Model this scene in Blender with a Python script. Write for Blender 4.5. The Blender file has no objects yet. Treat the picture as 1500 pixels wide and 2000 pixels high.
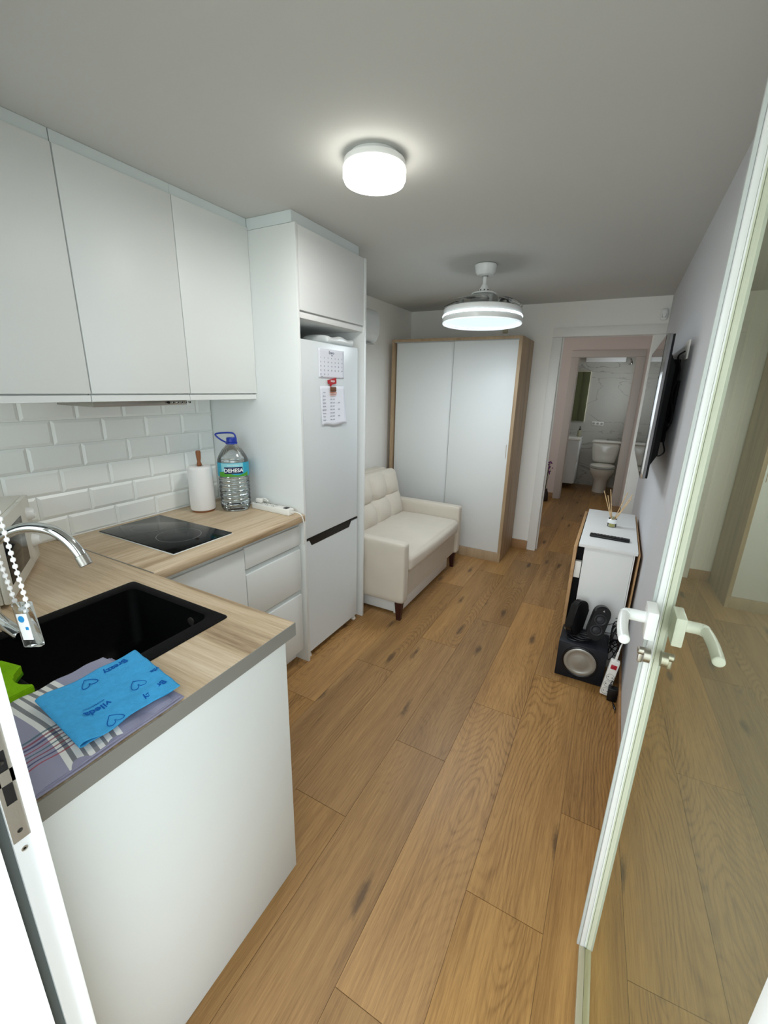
import bpy, bmesh, math, random
from mathutils import Vector, Matrix
random.seed(7)
S = bpy.context.scene
COL = S.collection
PI = math.pi

# ---------------- camera, world, exposure ----------------
def cam_rows(a, b, c):
    cy, sy, cp, sp, cr, sr = math.cos(a), math.sin(a), math.cos(b), math.sin(b), math.cos(c), math.sin(c)
    f = Vector((-sy*cp, cy*cp, -sp)); r = Vector((cy, sy, 0)); u = r.cross(f)
    return r*cr+u*sr, -r*sr+u*cr, f
cr_, cu_, cf_ = cam_rows(.490995, .285494, .0230861)
cd = bpy.data.cameras.new('camera'); cam = bpy.data.objects.new('camera', cd); COL.objects.link(cam)
M = Matrix.Identity(4)
for i in range(3):
    M[i][0] = cr_[i]; M[i][1] = cu_[i]; M[i][2] = -cf_[i]
M[0][3], M[1][3], M[2][3] = 0, 0, 1.56
cam.matrix_world = M
cd.sensor_fit = 'HORIZONTAL'; cd.sensor_width = 36; cd.lens = 831.78/1500*36; cd.clip_start = .02
S.camera = cam
S.view_settings.view_transform = 'Standard'; S.view_settings.look = 'None'
S.view_settings.gamma = 1; S.view_settings.use_curve_mapping = False
S.view_settings.exposure = 0.52
W = bpy.data.worlds.new('world'); S.world = W; W.use_nodes = True
bgn = W.node_tree.nodes['Background']; bgn.inputs[0].default_value = (.86, .95, 1, 1); bgn.inputs[1].default_value = 2.7
S.cycles.max_bounces = 12; S.cycles.diffuse_bounces = 8; S.cycles.glossy_bounces = 6
S.cycles.transparent_max_bounces = 16; S.cycles.transmission_bounces = 10
S.cycles.sample_clamp_indirect = 8
def portal(name, loc, rot, sx, sy):
    l = bpy.data.lights.new(name, 'AREA'); l.shape = 'RECTANGLE'; l.size = sx; l.size_y = sy
    l.cycles.is_portal = True
    o = bpy.data.objects.new(name, l); o.location = loc; o.rotation_euler = rot; COL.objects.link(o)
portal('door_portal', (-.19, -.02, 1.03), (PI/2, 0, 0), .82, 2.06)
portal('window_portal', (-1.35, -.02, 1.575), (PI/2, 0, 0), 1.2, 1.15)
portal('corridor_portal', (-2.03, 5.55, 1.425), (0, -PI/2, 0), .85, .9)
portal('bathroom_portal', (.34, 7.5, 1.6), (0, PI/2, 0), .6, .8)

# ---------------- helpers ----------------
OFF = {}
def thing(name, label, cat, loc=(0, 0, 0), group=None):
    o = bpy.data.objects.new(name, None); COL.objects.link(o); o.location = loc
    o.empty_display_size = .05
    o['label'] = label; o['category'] = cat
    if group: o['group'] = group
    OFF[o.name] = Vector(loc)
    return o
def tag(o, label, cat, group=None, kind=None):
    o['label'] = label; o['category'] = cat
    if group: o['group'] = group
    if kind: o['kind'] = kind
    return o
def finish(name, bm, mat, parent=None, smooth=True, ang=35, loc=None):
    """links a bmesh (built in world coordinates) as one mesh object"""
    if parent is not None: off = OFF[parent.name]
    elif loc is not None: off = Vector(loc)
    else:
        xs = [v.co for v in bm.verts]
        off = Vector((sum(v.x for v in xs)/len(xs), sum(v.y for v in xs)/len(xs), min(v.z for v in xs)))
    bmesh.ops.translate(bm, verts=bm.verts, vec=-off)
    bmesh.ops.recalc_face_normals(bm, faces=bm.faces)
    me = bpy.data.meshes.new(name); bm.to_mesh(me); bm.free()
    for m in (mat if isinstance(mat, (list, tuple)) else [mat]): me.materials.append(m)
    if smooth:
        me.polygons.foreach_set('use_smooth', [True]*len(me.polygons))
        me.set_sharp_from_angle(angle=math.radians(ang))
    o = bpy.data.objects.new(name, me); COL.objects.link(o)
    if parent is not None: o.parent = parent; OFF[o.name] = off
    else: o.location = off; OFF[o.name] = off
    return o
def struct(name, bm, mat, parent=None, **k):
    o = finish(name, bm, mat, parent, loc=(0, 0, 0) if parent is None else None, **k)
    o['kind'] = 'structure'
    return o
def box(bm, x0, x1, y0, y1, z0, z1, bev=0, seg=2, mi=0, rot=None):
    vs = [bm.verts.new((x, y, z)) for x in (x0, x1) for y in (y0, y1) for z in (z0, z1)]
    fs = [bm.faces.new([vs[i] for i in f]) for f in ((0, 1, 3, 2), (4, 6, 7, 5), (0, 4, 5, 1), (2, 3, 7, 6), (0, 2, 6, 4), (1, 5, 7, 3))]
    for f in fs: f.material_index = mi
    geom = vs
    if bev > 0:
        es = list({e for f in fs for e in f.edges})
        r = bmesh.ops.bevel(bm, geom=es, offset=bev, segments=seg, profile=.5, affect='EDGES')
        geom = list({v for f in r['faces'] for v in f.verts} | {v for v in vs if v.is_valid})
        for f in r['faces']: f.material_index = mi
    if rot: bmesh.ops.transform(bm, matrix=rot, verts=geom)
    return geom
def B(*a, **k):
    bm = bmesh.new(); box(bm, *a, **k); return bm
def frame_of(d):
    d = d.normalized(); up = Vector((0, 0, 1)) if abs(d.z) < .95 else Vector((1, 0, 0))
    a = d.cross(up).normalized(); return a, d.cross(a).normalized()
def lathe(bm, prof, c=(0, 0, 0), axis=(0, 0, 1), n=40, caps=True, mi=0, sx=1):
    c = Vector(c); ax = Vector(axis).normalized()
    if abs(ax.z) > .99: a, b = Vector((1, 0, 0)), Vector((0, 1, 0))*(1 if ax.z > 0 else -1)
    else: a, b = frame_of(ax)
    rings = []
    for r, z in prof:
        rings.append([bm.verts.new(c+ax*z+(a*math.cos(t)+b*math.sin(t))*max(r, 1e-5)) for t in [2*PI*i/n for i in range(n)]])
    for p, q in zip(rings, rings[1:]):
        for i in range(n):
            f = bm.faces.new((p[i], p[(i+1) % n], q[(i+1) % n], q[i])); f.material_index = mi
    if caps:
        for r in (rings[0], rings[-1]):
            f = bm.faces.new(r); f.material_index = mi
    return rings
def tube(bm, pts, r, n=10, mi=0, closed=False):
    pts = [Vector(p) for p in pts]; rings = []; prev = None
    m = len(pts)
    for i, p in enumerate(pts):
        if closed: d = pts[(i+1) % m]-pts[(i-1) % m]
        else: d = pts[min(i+1, m-1)]-pts[max(i-1, 0)]
        if d.length < 1e-9: d = Vector((0, 0, 1))
        d.normalize()
        if prev is None: a, b = frame_of(d)
        else:
            a = prev-d*prev.dot(d)
            a = a.normalized() if a.length > 1e-6 else frame_of(d)[0]
            b = d.cross(a)
        prev = a
        rr = r[i] if isinstance(r, (list, tuple)) else r
        rings.append([bm.verts.new(p+(a*math.cos(2*PI*k/n)+b*math.sin(2*PI*k/n))*rr) for k in range(n)])
    pairs = list(zip(rings, rings[1:])) + ([(rings[-1], rings[0])] if closed else [])
    for p, q in pairs:
        for i in range(n):
            f = bm.faces.new((p[i], p[(i+1) % n], q[(i+1) % n], q[i])); f.material_index = mi
    if not closed:
        for rg in (rings[0], rings[-1]):
            f = bm.faces.new(rg); f.material_index = mi
def smooth_path(pts, k=6):
    pts = [Vector(p) for p in pts]; P = [pts[0]]+pts+[pts[-1]]; out = []
    for i in range(1, len(P)-2):
        for j in range(k):
            t = j/k; a, b, c, d = P[i-1:i+3]
            out.append(.5*((2*b)+(c-a)*t+(2*a-5*b+4*c-d)*t*t+(3*b-a-3*c+d)*t**3))
    out.append(pts[-1]); return out
def prism(bm, poly, ax, a0, a1, mi=0):
    """poly of 2-D points in the plane perpendicular to axis ax, extruded a0..a1"""
    def mk(p, a):
        return {0: (a, p[0], p[1]), 1: (p[0], a, p[1]), 2: (p[0], p[1], a)}[ax]
    A = [bm.verts.new(mk(p, a0)) for p in poly]; Bv = [bm.verts.new(mk(p, a1)) for p in poly]
    n = len(poly)
    fs = [bm.faces.new(A), bm.faces.new(Bv[::-1])]
    for i in range(n): fs.append(bm.faces.new((A[i], A[(i+1) % n], Bv[(i+1) % n], Bv[i])))
    for f in fs: f.material_index = mi
    return A+Bv
def softbox(bm, c, h, r, bulge=(0, 0, 0), n=14, fn=None, rot=None):
    """rounded cushion: centre c, half sizes h, corner radius r, per-axis bulge"""
    vmap = {}
    def vert(p):
        key = tuple(round(t, 5) for t in p)
        if key in vmap: return vmap[key]
        P = Vector([p[i]*h[i] for i in range(3)])
        q = Vector([max(-h[i]+r, min(h[i]-r, P[i])) for i in range(3)])
        d = P-q
        pos = q+d.normalized()*r if d.length > 1e-8 else P
        for i in range(3):
            j, k = (i+1) % 3, (i+2) % 3
            w = (1-p[j]**2)*(1-p[k]**2)
            pos[i] += bulge[i]*w*(p[i])
        if fn: pos = fn(pos, p)
        if rot: pos = rot @ pos
        vmap[key] = bm.verts.new(pos+Vector(c)); return vmap[key]
    def sp(i):   # denser near the ends
        t = -1+2*i/n; return math.sin(t*PI/2)*.45+t*.55
    G = [sp(i) for i in range(n+1)]; G[0], G[-1] = -1, 1
    for ax in range(3):
        for s in (-1, 1):
            for i in range(n):
                for j in range(n):
                    def P(u, v):
                        p = [0, 0, 0]; p[ax] = s; p[(ax+1) % 3] = u; p[(ax+2) % 3] = v; return p
                    bm.faces.new([vert(P(G[i], G[j])), vert(P(G[i+1], G[j])), vert(P(G[i+1], G[j+1])), vert(P(G[i], G[j+1]))])
def text_bm(txt, size, depth=.0004, bold=False, align='CENTER'):
    cu = bpy.data.curves.new('t', 'FONT'); cu.body = txt; cu.size = size; cu.extrude = depth
    cu.align_x = align; cu.align_y = 'CENTER'; cu.resolution_u = 3
    if bold: cu.offset = size*.02
    o = bpy.data.objects.new('t', cu); COL.objects.link(o)
    dg = bpy.context.evaluated_depsgraph_get(); dg.update()
    me = bpy.data.meshes.new_from_object(o.evaluated_get(dg))
    bm = bmesh.new(); bm.from_mesh(me)
    bpy.data.objects.remove(o); bpy.data.meshes.remove(me); bpy.data.curves.remove(cu)
    return bm
def merge(dst, src, mat=None, fn=None, mi=None):
    if mat is not None: bmesh.ops.transform(src, matrix=mat, verts=src.verts)
    vm = {}
    for v in src.verts:
        vm[v] = dst.verts.new(fn(v.co) if fn else v.co)
    for f in src.faces:
        try:
            g = dst.faces.new([vm[v] for v in f.verts]); g.material_index = f.material_index if mi is None else mi
        except ValueError: pass
    src.free()

# ---------------- materials ----------------
def srgb(h):
    if isinstance(h, str): h = [int(h[i:i+2], 16)/255 for i in (0, 2, 4)]
    return tuple((c/12.92 if c <= .04045 else ((c+.055)/1.055)**2.4) for c in h)+(1,)
def nt(name):
    m = bpy.data.materials.new(name); m.use_nodes = True
    return m, m.node_tree, m.node_tree.nodes['Principled BSDF']
def mat(name, col, rough=.5, metal=0, spec=.5, bump=0, bscale=200, emit=None, es=0, vary=0, vscale=6, coat=0, sheen=0, trans=0, ior=1.45):
    m, t, p = nt(name); c = srgb(col) if isinstance(col, str) else tuple(col)+(1,)
    p.inputs['Base Color'].default_value = c; p.inputs['Roughness'].default_value = rough
    p.inputs['Metallic'].default_value = metal; p.inputs['Specular IOR Level'].default_value = spec
    p.inputs['Coat Weight'].default_value = coat; p.inputs['Sheen Weight'].default_value = sheen
    p.inputs['Transmission Weight'].default_value = trans; p.inputs['IOR'].default_value = ior
    if emit: p.inputs['Emission Color'].default_value = srgb(emit); p.inputs['Emission Strength'].default_value = es
    tc = t.nodes.new('ShaderNodeTexCoord')
    if vary:
        n = t.nodes.new('ShaderNodeTexNoise'); n.inputs['Scale'].default_value = vscale; n.inputs['Detail'].default_value = 4
        t.links.new(tc.outputs['Object'], n.inputs['Vector'])
        mx = t.nodes.new('ShaderNodeMix'); mx.data_type = 'RGBA'
        mx.inputs[6].default_value = tuple(x*(1-vary) for x in c[:3])+(1,); mx.inputs[7].default_value = tuple(min(1, x*(1+vary)) for x in c[:3])+(1,)
        t.links.new(n.outputs['Fac'], mx.inputs[0]); t.links.new(mx.outputs[2], p.inputs['Base Color'])
    if bump:
        n = t.nodes.new('ShaderNodeTexNoise'); n.inputs['Scale'].default_value = bscale; n.inputs['Detail'].default_value = 3
        b = t.nodes.new('ShaderNodeBump'); b.inputs['Strength'].default_value = bump; b.inputs['Distance'].default_value = .002
        t.links.new(tc.outputs['Object'], n.inputs['Vector']); t.links.new(n.outputs['Fac'], b.inputs['Height']); t.links.new(b.outputs[0], p.inputs['Normal'])
    return m
def wood(name, stops, along=1, scale=1.0, ring=9, rough=.45, attr=False, knots=False, streak=.5, spec=.4):
    """oak-like grain running along world axis `along`; stops = dark, mid, light"""
    m, t, p = nt(name); N, L = t.nodes, t.links
    tc = N.new('ShaderNodeTexCoord'); src = tc.outputs['Object']
    if attr:
        at = N.new('ShaderNodeAttribute'); at.attribute_name = 'plank'
        ad = N.new('ShaderNodeVectorMath'); ad.operation = 'MULTIPLY_ADD'
        ad.inputs[1].default_value = (13, 17, 7); L.new(at.outputs['Color'], ad.inputs[0]); L.new(src, ad.inputs[2]); src = ad.outputs[0]
    def mapped(sx, sl):
        mp = N.new('ShaderNodeMapping'); s = [sx, sx, sx]; s[along] = sl
        mp.inputs['Scale'].default_value = s; L.new(src, mp.inputs['Vector']); return mp.outputs[0]
    def noise(v, sc, det=4, rough_=.55, dist=0):
        n = N.new('ShaderNodeTexNoise'); n.inputs['Scale'].default_value = sc; n.inputs['Detail'].default_value = det
        n.inputs['Roughness'].default_value = rough_; n.inputs['Distortion'].default_value = dist; L.new(v, n.inputs['Vector']); return n.outputs['Fac']
    def math_(op, a, b=None, c=None):
        n = N.new('ShaderNodeMath'); n.operation = op
        for i, x in enumerate((a, b, c)):
            if x is None: continue
            if isinstance(x, (int, float)): n.inputs[i].default_value = x
            else: L.new(x, n.inputs[i])
        return n.outputs[0]
    low = noise(mapped(4.4*scale, .42*scale), 1, 3, .45, .15)
    if knots:
        vk = N.new('ShaderNodeTexVoronoi'); vk.voronoi_dimensions = '2D'; vk.feature = 'SMOOTH_F1'; vk.inputs['Smoothness'].default_value = .35; vk.inputs['Scale'].default_value = 1; L.new(mapped(4.2, 1.0), vk.inputs['Vector'])
        wv = noise(mapped(16, 5), 1, 3, .6)
        low = math_('ADD', math_('MULTIPLY', low, .45), math_('ADD', math_('MULTIPLY', vk.outputs['Distance'], .95), math_('MULTIPLY', wv, .10)))
    rings = math_('SINE', math_('MULTIPLY', low, ring*6.28))
    rings = math_('POWER', math_('MULTIPLY_ADD', rings, .5, .5), 3.2)
    mask = noise(mapped(5*scale, .5*scale), 1, 1, .5)
    mk = N.new('ShaderNodeMapRange'); mk.inputs[1].default_value = .42; mk.inputs[2].default_value = .64; L.new(mask, mk.inputs[0])
    fib = noise(mapped(150*scale, 4.5*scale), 1, 5, .75)
    fine = noise(mapped(420*scale, 16*scale), 1, 2, .6)
    tone = noise(mapped(14*scale, .8*scale), 1, 4, .6)
    v = math_('ADD', math_('MULTIPLY', fine, .30*streak), math_('MULTIPLY', fib, .75*streak))
    v = math_('ADD', v, math_('MULTIPLY', tone, .7))
    v = math_('SUBTRACT', v, math_('MULTIPLY', math_('MULTIPLY', rings, mk.outputs[0]), (.16 if knots else .26)*streak))
    v = math_('SUBTRACT', v, .42*streak)
    rmp = N.new('ShaderNodeValToRGB'); e = rmp.color_ramp.elements
    e[0].position = .05; e[0].color = srgb(stops[0]); e[1].position = .75; e[1].color = srgb(stops[2])
    k = rmp.color_ramp.elements.new(.38); k.color = srgb(stops[1]); L.new(v, rmp.inputs[0]); colr = rmp.outputs[0]
    if knots:
        vo = N.new('ShaderNodeTexVoronoi'); vo.voronoi_dimensions = '2D'; vo.inputs['Scale'].default_value = 1; L.new(mapped(4.2, 1.0), vo.inputs['Vector'])
        wob = noise(mapped(34, 11), 1, 3, .65)
        kd = math_('ADD', vo.outputs['Distance'], math_('MULTIPLY', wob, .16))
        kr = N.new('ShaderNodeMapRange'); kr.inputs[1].default_value = .105; kr.inputs[2].default_value = .165; kr.inputs[3].default_value = .75; kr.inputs[4].default_value = 0
        L.new(kd, kr.inputs[0])
        mx = N.new('ShaderNodeMix'); mx.data_type = 'RGBA'; L.new(kr.outputs[0], mx.inputs[0]); L.new(colr, mx.inputs[6]); mx.inputs[7].default_value = srgb('4c3825'); colr = mx.outputs[2]
    if attr:
        hs = N.new('ShaderNodeHueSaturation'); sp = N.new('ShaderNodeSeparateColor'); L.new(at.outputs['Color'], sp.inputs[0])
        L.new(math_('MULTIPLY_ADD', sp.outputs[0], .36, .80), hs.inputs['Value']); L.new(math_('MULTIPLY_ADD', sp.outputs[1], .07, .96), hs.inputs['Saturation'])
        L.new(colr, hs.inputs['Color']); colr = hs.outputs[0]
    L.new(colr, p.inputs['Base Color'])
    rr = math_('MULTIPLY_ADD', fib, .15, rough-.07); L.new(rr, p.inputs['Roughness'])
    p.inputs['Specular IOR Level'].default_value = spec
    b = N.new('ShaderNodeBump'); b.inputs['Strength'].default_value = .12; b.inputs['Distance'].default_value = .001
    L.new(fib, b.inputs['Height']); L.new(b.outputs[0], p.inputs['Normal'])
    return m
def clearish(name, tint=(1, 1, 1), refl=(1, 1, 1), ior=1.45, rough=.02, boost=0, film_haze=None):
    """clear pane or plastic: tinted see-through with Fresnel reflection"""
    m = bpy.data.materials.new(name); m.use_nodes = True; t = m.node_tree; N, L = t.nodes, t.links; N.clear()
    out = N.new('ShaderNodeOutputMaterial'); mx = N.new('ShaderNodeMixShader'); tb = N.new('ShaderNodeBsdfTransparent'); gl = N.new('ShaderNodeBsdfGlossy')
    fr = N.new('ShaderNodeFresnel'); fr.inputs['IOR'].default_value = ior
    if film_haze:
        df = N.new('ShaderNodeBsdfDiffuse'); df.inputs[0].default_value = tuple(film_haze[1])+(1,); m2 = N.new('ShaderNodeMixShader'); m2.inputs[0].default_value = film_haze[0]
    ad = N.new('ShaderNodeMath'); ad.operation = 'ADD'; ad.use_clamp = True; ad.inputs[1].default_value = boost
    L.new(fr.outputs[0], ad.inputs[0])
    tb.inputs[0].default_value = tuple(tint)+(1,); gl.inputs['Color'].default_value = tuple(refl)+(1,); gl.inputs['Roughness'].default_value = rough
    L.new(ad.outputs[0], mx.inputs[0])
    if film_haze: L.new(tb.outputs[0], m2.inputs[1]); L.new(df.outputs[0], m2.inputs[2]); L.new(m2.outputs[0], mx.inputs[1])
    else: L.new(tb.outputs[0], mx.inputs[1])
    L.new(gl.outputs[0], mx.inputs[2]); L.new(mx.outputs[0], out.inputs[0])
    return m
def attr_mat(name, attrn, rough=.9, bump=.3):
    m, t, p = nt(name); a = t.nodes.new('ShaderNodeAttribute'); a.attribute_name = attrn
    t.links.new(a.outputs['Color'], p.inputs['Base Color']); p.inputs['Roughness'].default_value = rough
    p.inputs['Specular IOR Level'].default_value = .15; p.inputs['Sheen Weight'].default_value = .2
    tc = t.nodes.new('ShaderNodeTexCoord'); n = t.nodes.new('ShaderNodeTexNoise'); n.inputs['Scale'].default_value = 700
    b = t.nodes.new('ShaderNodeBump'); b.inputs['Strength'].default_value = bump; b.inputs['Distance'].default_value = .001
    t.links.new(tc.outputs['Object'], n.inputs['Vector']); t.links.new(n.outputs['Fac'], b.inputs['Height']); t.links.new(b.outputs[0], p.inputs['Normal'])
    return m
def marble():
    m, t, p = nt('marble'); N, L = t.nodes, t.links
    tc = N.new('ShaderNodeTexCoord'); mp = N.new('ShaderNodeMapping'); mp.inputs['Rotation'].default_value = (0, .6, 0); mp.inputs['Scale'].default_value = (1, 1, 2.0)
    L.new(tc.outputs['Object'], mp.inputs[0])
    n = N.new('ShaderNodeTexNoise'); n.inputs['Scale'].default_value = 1.3; n.inputs['Detail'].default_value = 6; n.inputs['Distortion'].default_value = .9; L.new(mp.outputs[0], n.inputs['Vector'])
    a = N.new('ShaderNodeMath'); a.operation = 'SUBTRACT'; a.inputs[1].default_value = .5; L.new(n.outputs[0], a.inputs[0])
    b = N.new('ShaderNodeMath'); b.operation = 'ABSOLUTE'; L.new(a.outputs[0], b.inputs[0])
    r = N.new('ShaderNodeValToRGB'); e = r.color_ramp.elements; e[0].position = 0; e[0].color = srgb('8f8b84'); e[1].position = .011; e[1].color = srgb('b4b2a9')
    n2 = N.new('ShaderNodeTexNoise'); n2.inputs['Scale'].default_value = 2.2; L.new(tc.outputs['Object'], n2.inputs['Vector'])
    m2 = N.new('ShaderNodeMapRange'); m2.inputs[1].default_value = .5; m2.inputs[2].default_value = .56; m2.inputs[3].default_value = .05; L.new(n2.outputs['Fac'], m2.inputs[0])
    m3 = N.new('ShaderNodeMath'); m3.operation = 'SUBTRACT'; L.new(m2.outputs[0], m3.inputs[1]); m3.inputs[0].default_value = .05
    m4 = N.new('ShaderNodeMath'); m4.operation = 'MAXIMUM'; m4.inputs[1].default_value = 0; L.new(m3.outputs[0], m4.inputs[0])
    m5 = N.new('ShaderNodeMath'); m5.operation = 'ADD'; L.new(b.outputs[0], m5.inputs[0]); L.new(m4.outputs[0], m5.inputs[1])
    L.new(m5.outputs[0], r.inputs[0]); L.new(r.outputs[0], p.inputs['Base Color']); p.inputs['Roughness'].default_value = .25
    return m

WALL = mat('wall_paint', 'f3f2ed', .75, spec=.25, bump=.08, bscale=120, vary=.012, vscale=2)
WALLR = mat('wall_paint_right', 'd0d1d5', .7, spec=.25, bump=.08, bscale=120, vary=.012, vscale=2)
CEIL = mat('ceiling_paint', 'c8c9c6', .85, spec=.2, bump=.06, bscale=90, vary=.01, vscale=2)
CORR = mat('corridor_paint', 'e3d6cd', .75, spec=.2, bump=.05)
LACQ = mat('white_lacquer', 'e4e7e6', .42, spec=.4, bump=.03, bscale=60)
LACQ2 = mat('white_laminate', 'ebecea', .5, spec=.35, bump=.05, bscale=300)
FILLER = mat('filler_strip', 'd7dfe0', .35, spec=.5)
PVC = mat('white_pvc', 'f2f4f3', .25, spec=.5)
PVC2 = mat('pvc_grey_edge', 'c3c9c6', .3, spec=.5)
GASK = mat('rubber_gasket', '3f4543', .6)
TRIMW = mat('painted_trim', 'ecebe6', .4, spec=.4)
TILE = mat('metro_tile', 'f6f9f7', .34, spec=.6, bump=.02, bscale=15)
GROUT = mat('grout', 'd6dad6', .9)
FLOORM = wood('oak_floor', ('624526', '987142', 'ba9058'), 1, 1.0, 21, .42, attr=True, knots=True, streak=1.12)
SEAM = mat('floor_joint', 'a98a62', .8)
BASEB = wood('oak_skirting', ('8e6a46', 'a88058', 'bd9870'), 0, 1, 5, .45)
TOPM = wood('worktop_oak', ('8d7559', 'c0a888', 'dccab0'), 0, .8, 9, .38, streak=1.15)
TOPM2 = wood('worktop_oak_side', ('8d7559', 'c0a888', 'dccab0'), 1, .8, 9, .38, streak=1.15)
OAKP = wood('wardrobe_oak', ('8d775c', 'ab9273', 'c0a888'), 2, 1.2, 5, .5, streak=.8)
OAKT = wood('table_oak', ('99784f', 'bb9468', 'c9a47a'), 1, 1.2, 4, .5, streak=.5)
EDGEG = mat('grey_edging', '8d8c87', .45, metal=.15)
BLACKG = mat('black_glass', '06080a', .10, spec=.28)
COMP = mat('black_composite', (.0012, .0012, .0013), .55, spec=.12, bump=.2, bscale=900)
BLK = mat('black_plastic', '0d0d0f', .35, spec=.5)
BLKM = mat('matt_black', '121214', .7, spec=.3)
DKBLUE = mat('dark_navy_vinyl', '15181f', .45, spec=.4, bump=.1, bscale=500)
CHROME = mat('chrome', 'd6d8d8', .08, metal=1)
STEEL = mat('brushed_steel', 'b1ada5', .35, metal=1, bump=.05, bscale=400)
SILVER = mat('silver_cone', 'a9a9a3', .3, metal=.6)
FRIDGE = mat('fridge_white', 'd9dfe1', .3, spec=.5)
FABR = mat('cream_fabric', 'd2cabc', .95, spec=.1, bump=.5, bscale=900, vary=.05, vscale=8, sheen=.15)
DWOOD = mat('dark_leg_wood', '3a1a16', .35, vary=.2, vscale=40)
CERAM = mat('ceramic', 'f0eee6', .1, spec=.6)
PAPER = mat('paper', 'e6e9f2', .8, spec=.1)
PAPERT = mat('paper_towel', 'f1efed', .95, spec=.05, bump=.6, bscale=260)
INK = mat('ink', '5a5d70', .8, spec=.1)
INKD = mat('ink_dark', '33343c', .8, spec=.1)
WDBRN = mat('turned_wood', '8a5632', .5, vary=.15, vscale=60)
BLUE = mat('cobalt_plastic', '17339c', .35)
SPONGE = mat('green_sponge', '7fb414', .95, spec=.1, bump=1, bscale=380, vary=.1, vscale=120)
SPONGED = mat('green_scourer', '4e8a12', .95, spec=.1, bump=1, bscale=500)
CLOTHB = mat('blue_cloth', '47a3d8', .9, spec=.1, bump=.8, bscale=260, vary=.14, vscale=90)
CLOTHI = mat('blue_print', '1457a8', .9, spec=.1)
MARBLE = marble()
MIRROR = mat('mirror', 'e8efe6', .03, metal=1)
BEAD = mat('white_bead', 'fbfbfb', .3)
CLEAR = clearish('clear_plastic', (.96, .98, .98), (1, 1, 1), 1.49, .03, .03)
GLASS = clearish('door_glass', (.74, .77, .58), (.95, .98, .80), 1.9, .0, .25, film_haze=(.35, (.50, .51, .36)))  # tinted film; its diffuse part also paints in the hazy reflections
BOTT = clearish('bottle_plastic', (.985, .995, 1), (1, 1, 1), 1.5, .04, .05)
BLADE = clearish('clear_blade', (.90, .91, .90), (1, 1, 1), 1.5, .05, .06)
WATER = mat('water', (.95, .995, 1), .0, trans=1, ior=1.33)
LAMPW = mat('lamp_diffuser', 'ffffff', .4, emit='fffcf2', es=6.5)
LAMPF = mat('fan_ring_light', 'ffffff', .4, emit='e2f4ff', es=7)
LAMPP = mat('fan_panel_light', 'ffffff', .4, emit='c3e2ff', es=.62)
TEAL = mat('label_teal', '2aa3c4', .4); TEALL = mat('label_pale', '8fd2dd', .4)
GRN = mat('label_green', '4e9a2c', .4); NAVY = mat('label_navy', '17224f', .4); WHT = mat('label_white', 'f4f6f6', .5)
RED = mat('red_plastic', 'b3202a', .4); REDSW = mat('switch_red', '7a1420', .3, emit='9a1020', es=.25)
BURG = mat('magnet_brown', '6a4020', .5, vary=.4, vscale=200); ORNG = mat('magnet_orange', 'c96a35', .5)
SKTW = mat('socket_white', 'f0efe9', .35); SCREW = mat('dark_screw', '3a3835', .4, metal=.8)
REED = mat('reed', 'd9b98c', .8); OIL = mat('diffuser_oil', (.85, .82, .35), .0, trans=1, ior=1.4)
GREYP = mat('grey_plastic', 'a9aaa7', .4); PURP = mat('purple_petals', '7a2f7c', .7); STEMM = mat('stem_green', '4a5a30', .7)
TERR = mat('terrace_tile', 'cfcac0', .7, vary=.06, vscale=3)
SCREEN = mat('tv_screen', '0a0b0c', .04, spec=.9)
BEZEL = mat('tv_glossy_bezel', '9a9a9c', .08, metal=.85)
CREAMB = mat('cream_box', 'cfc7a8', .6)

# ---------------- the room ----------------
XL, XR, YF, YB, ZC = -2.03, .225, .165, 4.30, 2.30
# floor planks
bm = bmesh.new(); lay = bm.faces.layers.float_color.new('plank') if hasattr(bm.faces.layers, 'float_color') else None
planks = []
PW, PL = .238, 1.252
offs = {0: 1.44, -1: 1.005, -2: .607, -3: 1.44, -4: 1.018, -5: 1.866, -6: 1.452, -7: .9, -8: .5, -9: 1.3}
bm = bmesh.new(); cols = []
for i in range(-9, 1):
    x0 = .035+i*PW; x1 = x0+PW
    if i == 0: x1 = .60
    st = offs[i]-PL*3
    k = 0; y = st
    while y < 8.3:
        ya, yb = max(y, -.02), min(y+PL, 8.3)
        if yb > ya+.01:
            g = .0006
            xs0, xs1 = x0+g, x1-g
            if ya > 4.4 or i > -9:
                box(bm, xs0, xs1, ya+g*1.6, yb-g*1.6, -.008, 0)
                r = (random.random(), random.random(), random.random(), 1)
                cols += [r]*6
        y += PL
base_n = len(bm.faces)
box(bm, -2.3, .75, -.02, 8.35, -.03, -.003, mi=1); cols += [(0.5, .5, .5, 1)]*6
me = bpy.data.meshes.new('floor'); 
bmesh.ops.recalc_face_normals(bm, faces=bm.faces); bm.to_mesh(me); bm.free()
me.materials.append(FLOORM); me.materials.append(SEAM)
at = me.attributes.new('plank', 'FLOAT_COLOR', 'FACE')
for i, c in enumerate(cols): at.data[i].color = c
o = bpy.data.objects.new('floor', me); COL.objects.link(o); o['kind'] = 'structure'

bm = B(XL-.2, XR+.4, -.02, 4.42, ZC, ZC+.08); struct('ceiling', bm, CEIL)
bm = B(-2.3, .7, 4.40, 8.2, 2.42, 2.5); struct('ceiling_corridor', bm, CORR)
struct('wall_left', B(XL-.12, XL, 0, YB+.1, 0, ZC), WALL)
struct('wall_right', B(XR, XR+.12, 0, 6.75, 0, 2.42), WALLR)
# front wall with window and entrance openings
bm = bmesh.new()
box(bm, XL, -.66, 0, YF, 0, 1.0); box(bm, XL, -.66, 0, YF, 2.15, ZC); box(bm, XL, -1.95, 0, YF, 1.0, 2.15); box(bm, -.75, -.66, 0, YF, 1.0, 2.15)
box(bm, -.66, XR, 0, YF, 2.16, ZC)
struct('wall_front', bm, WALL)
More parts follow.
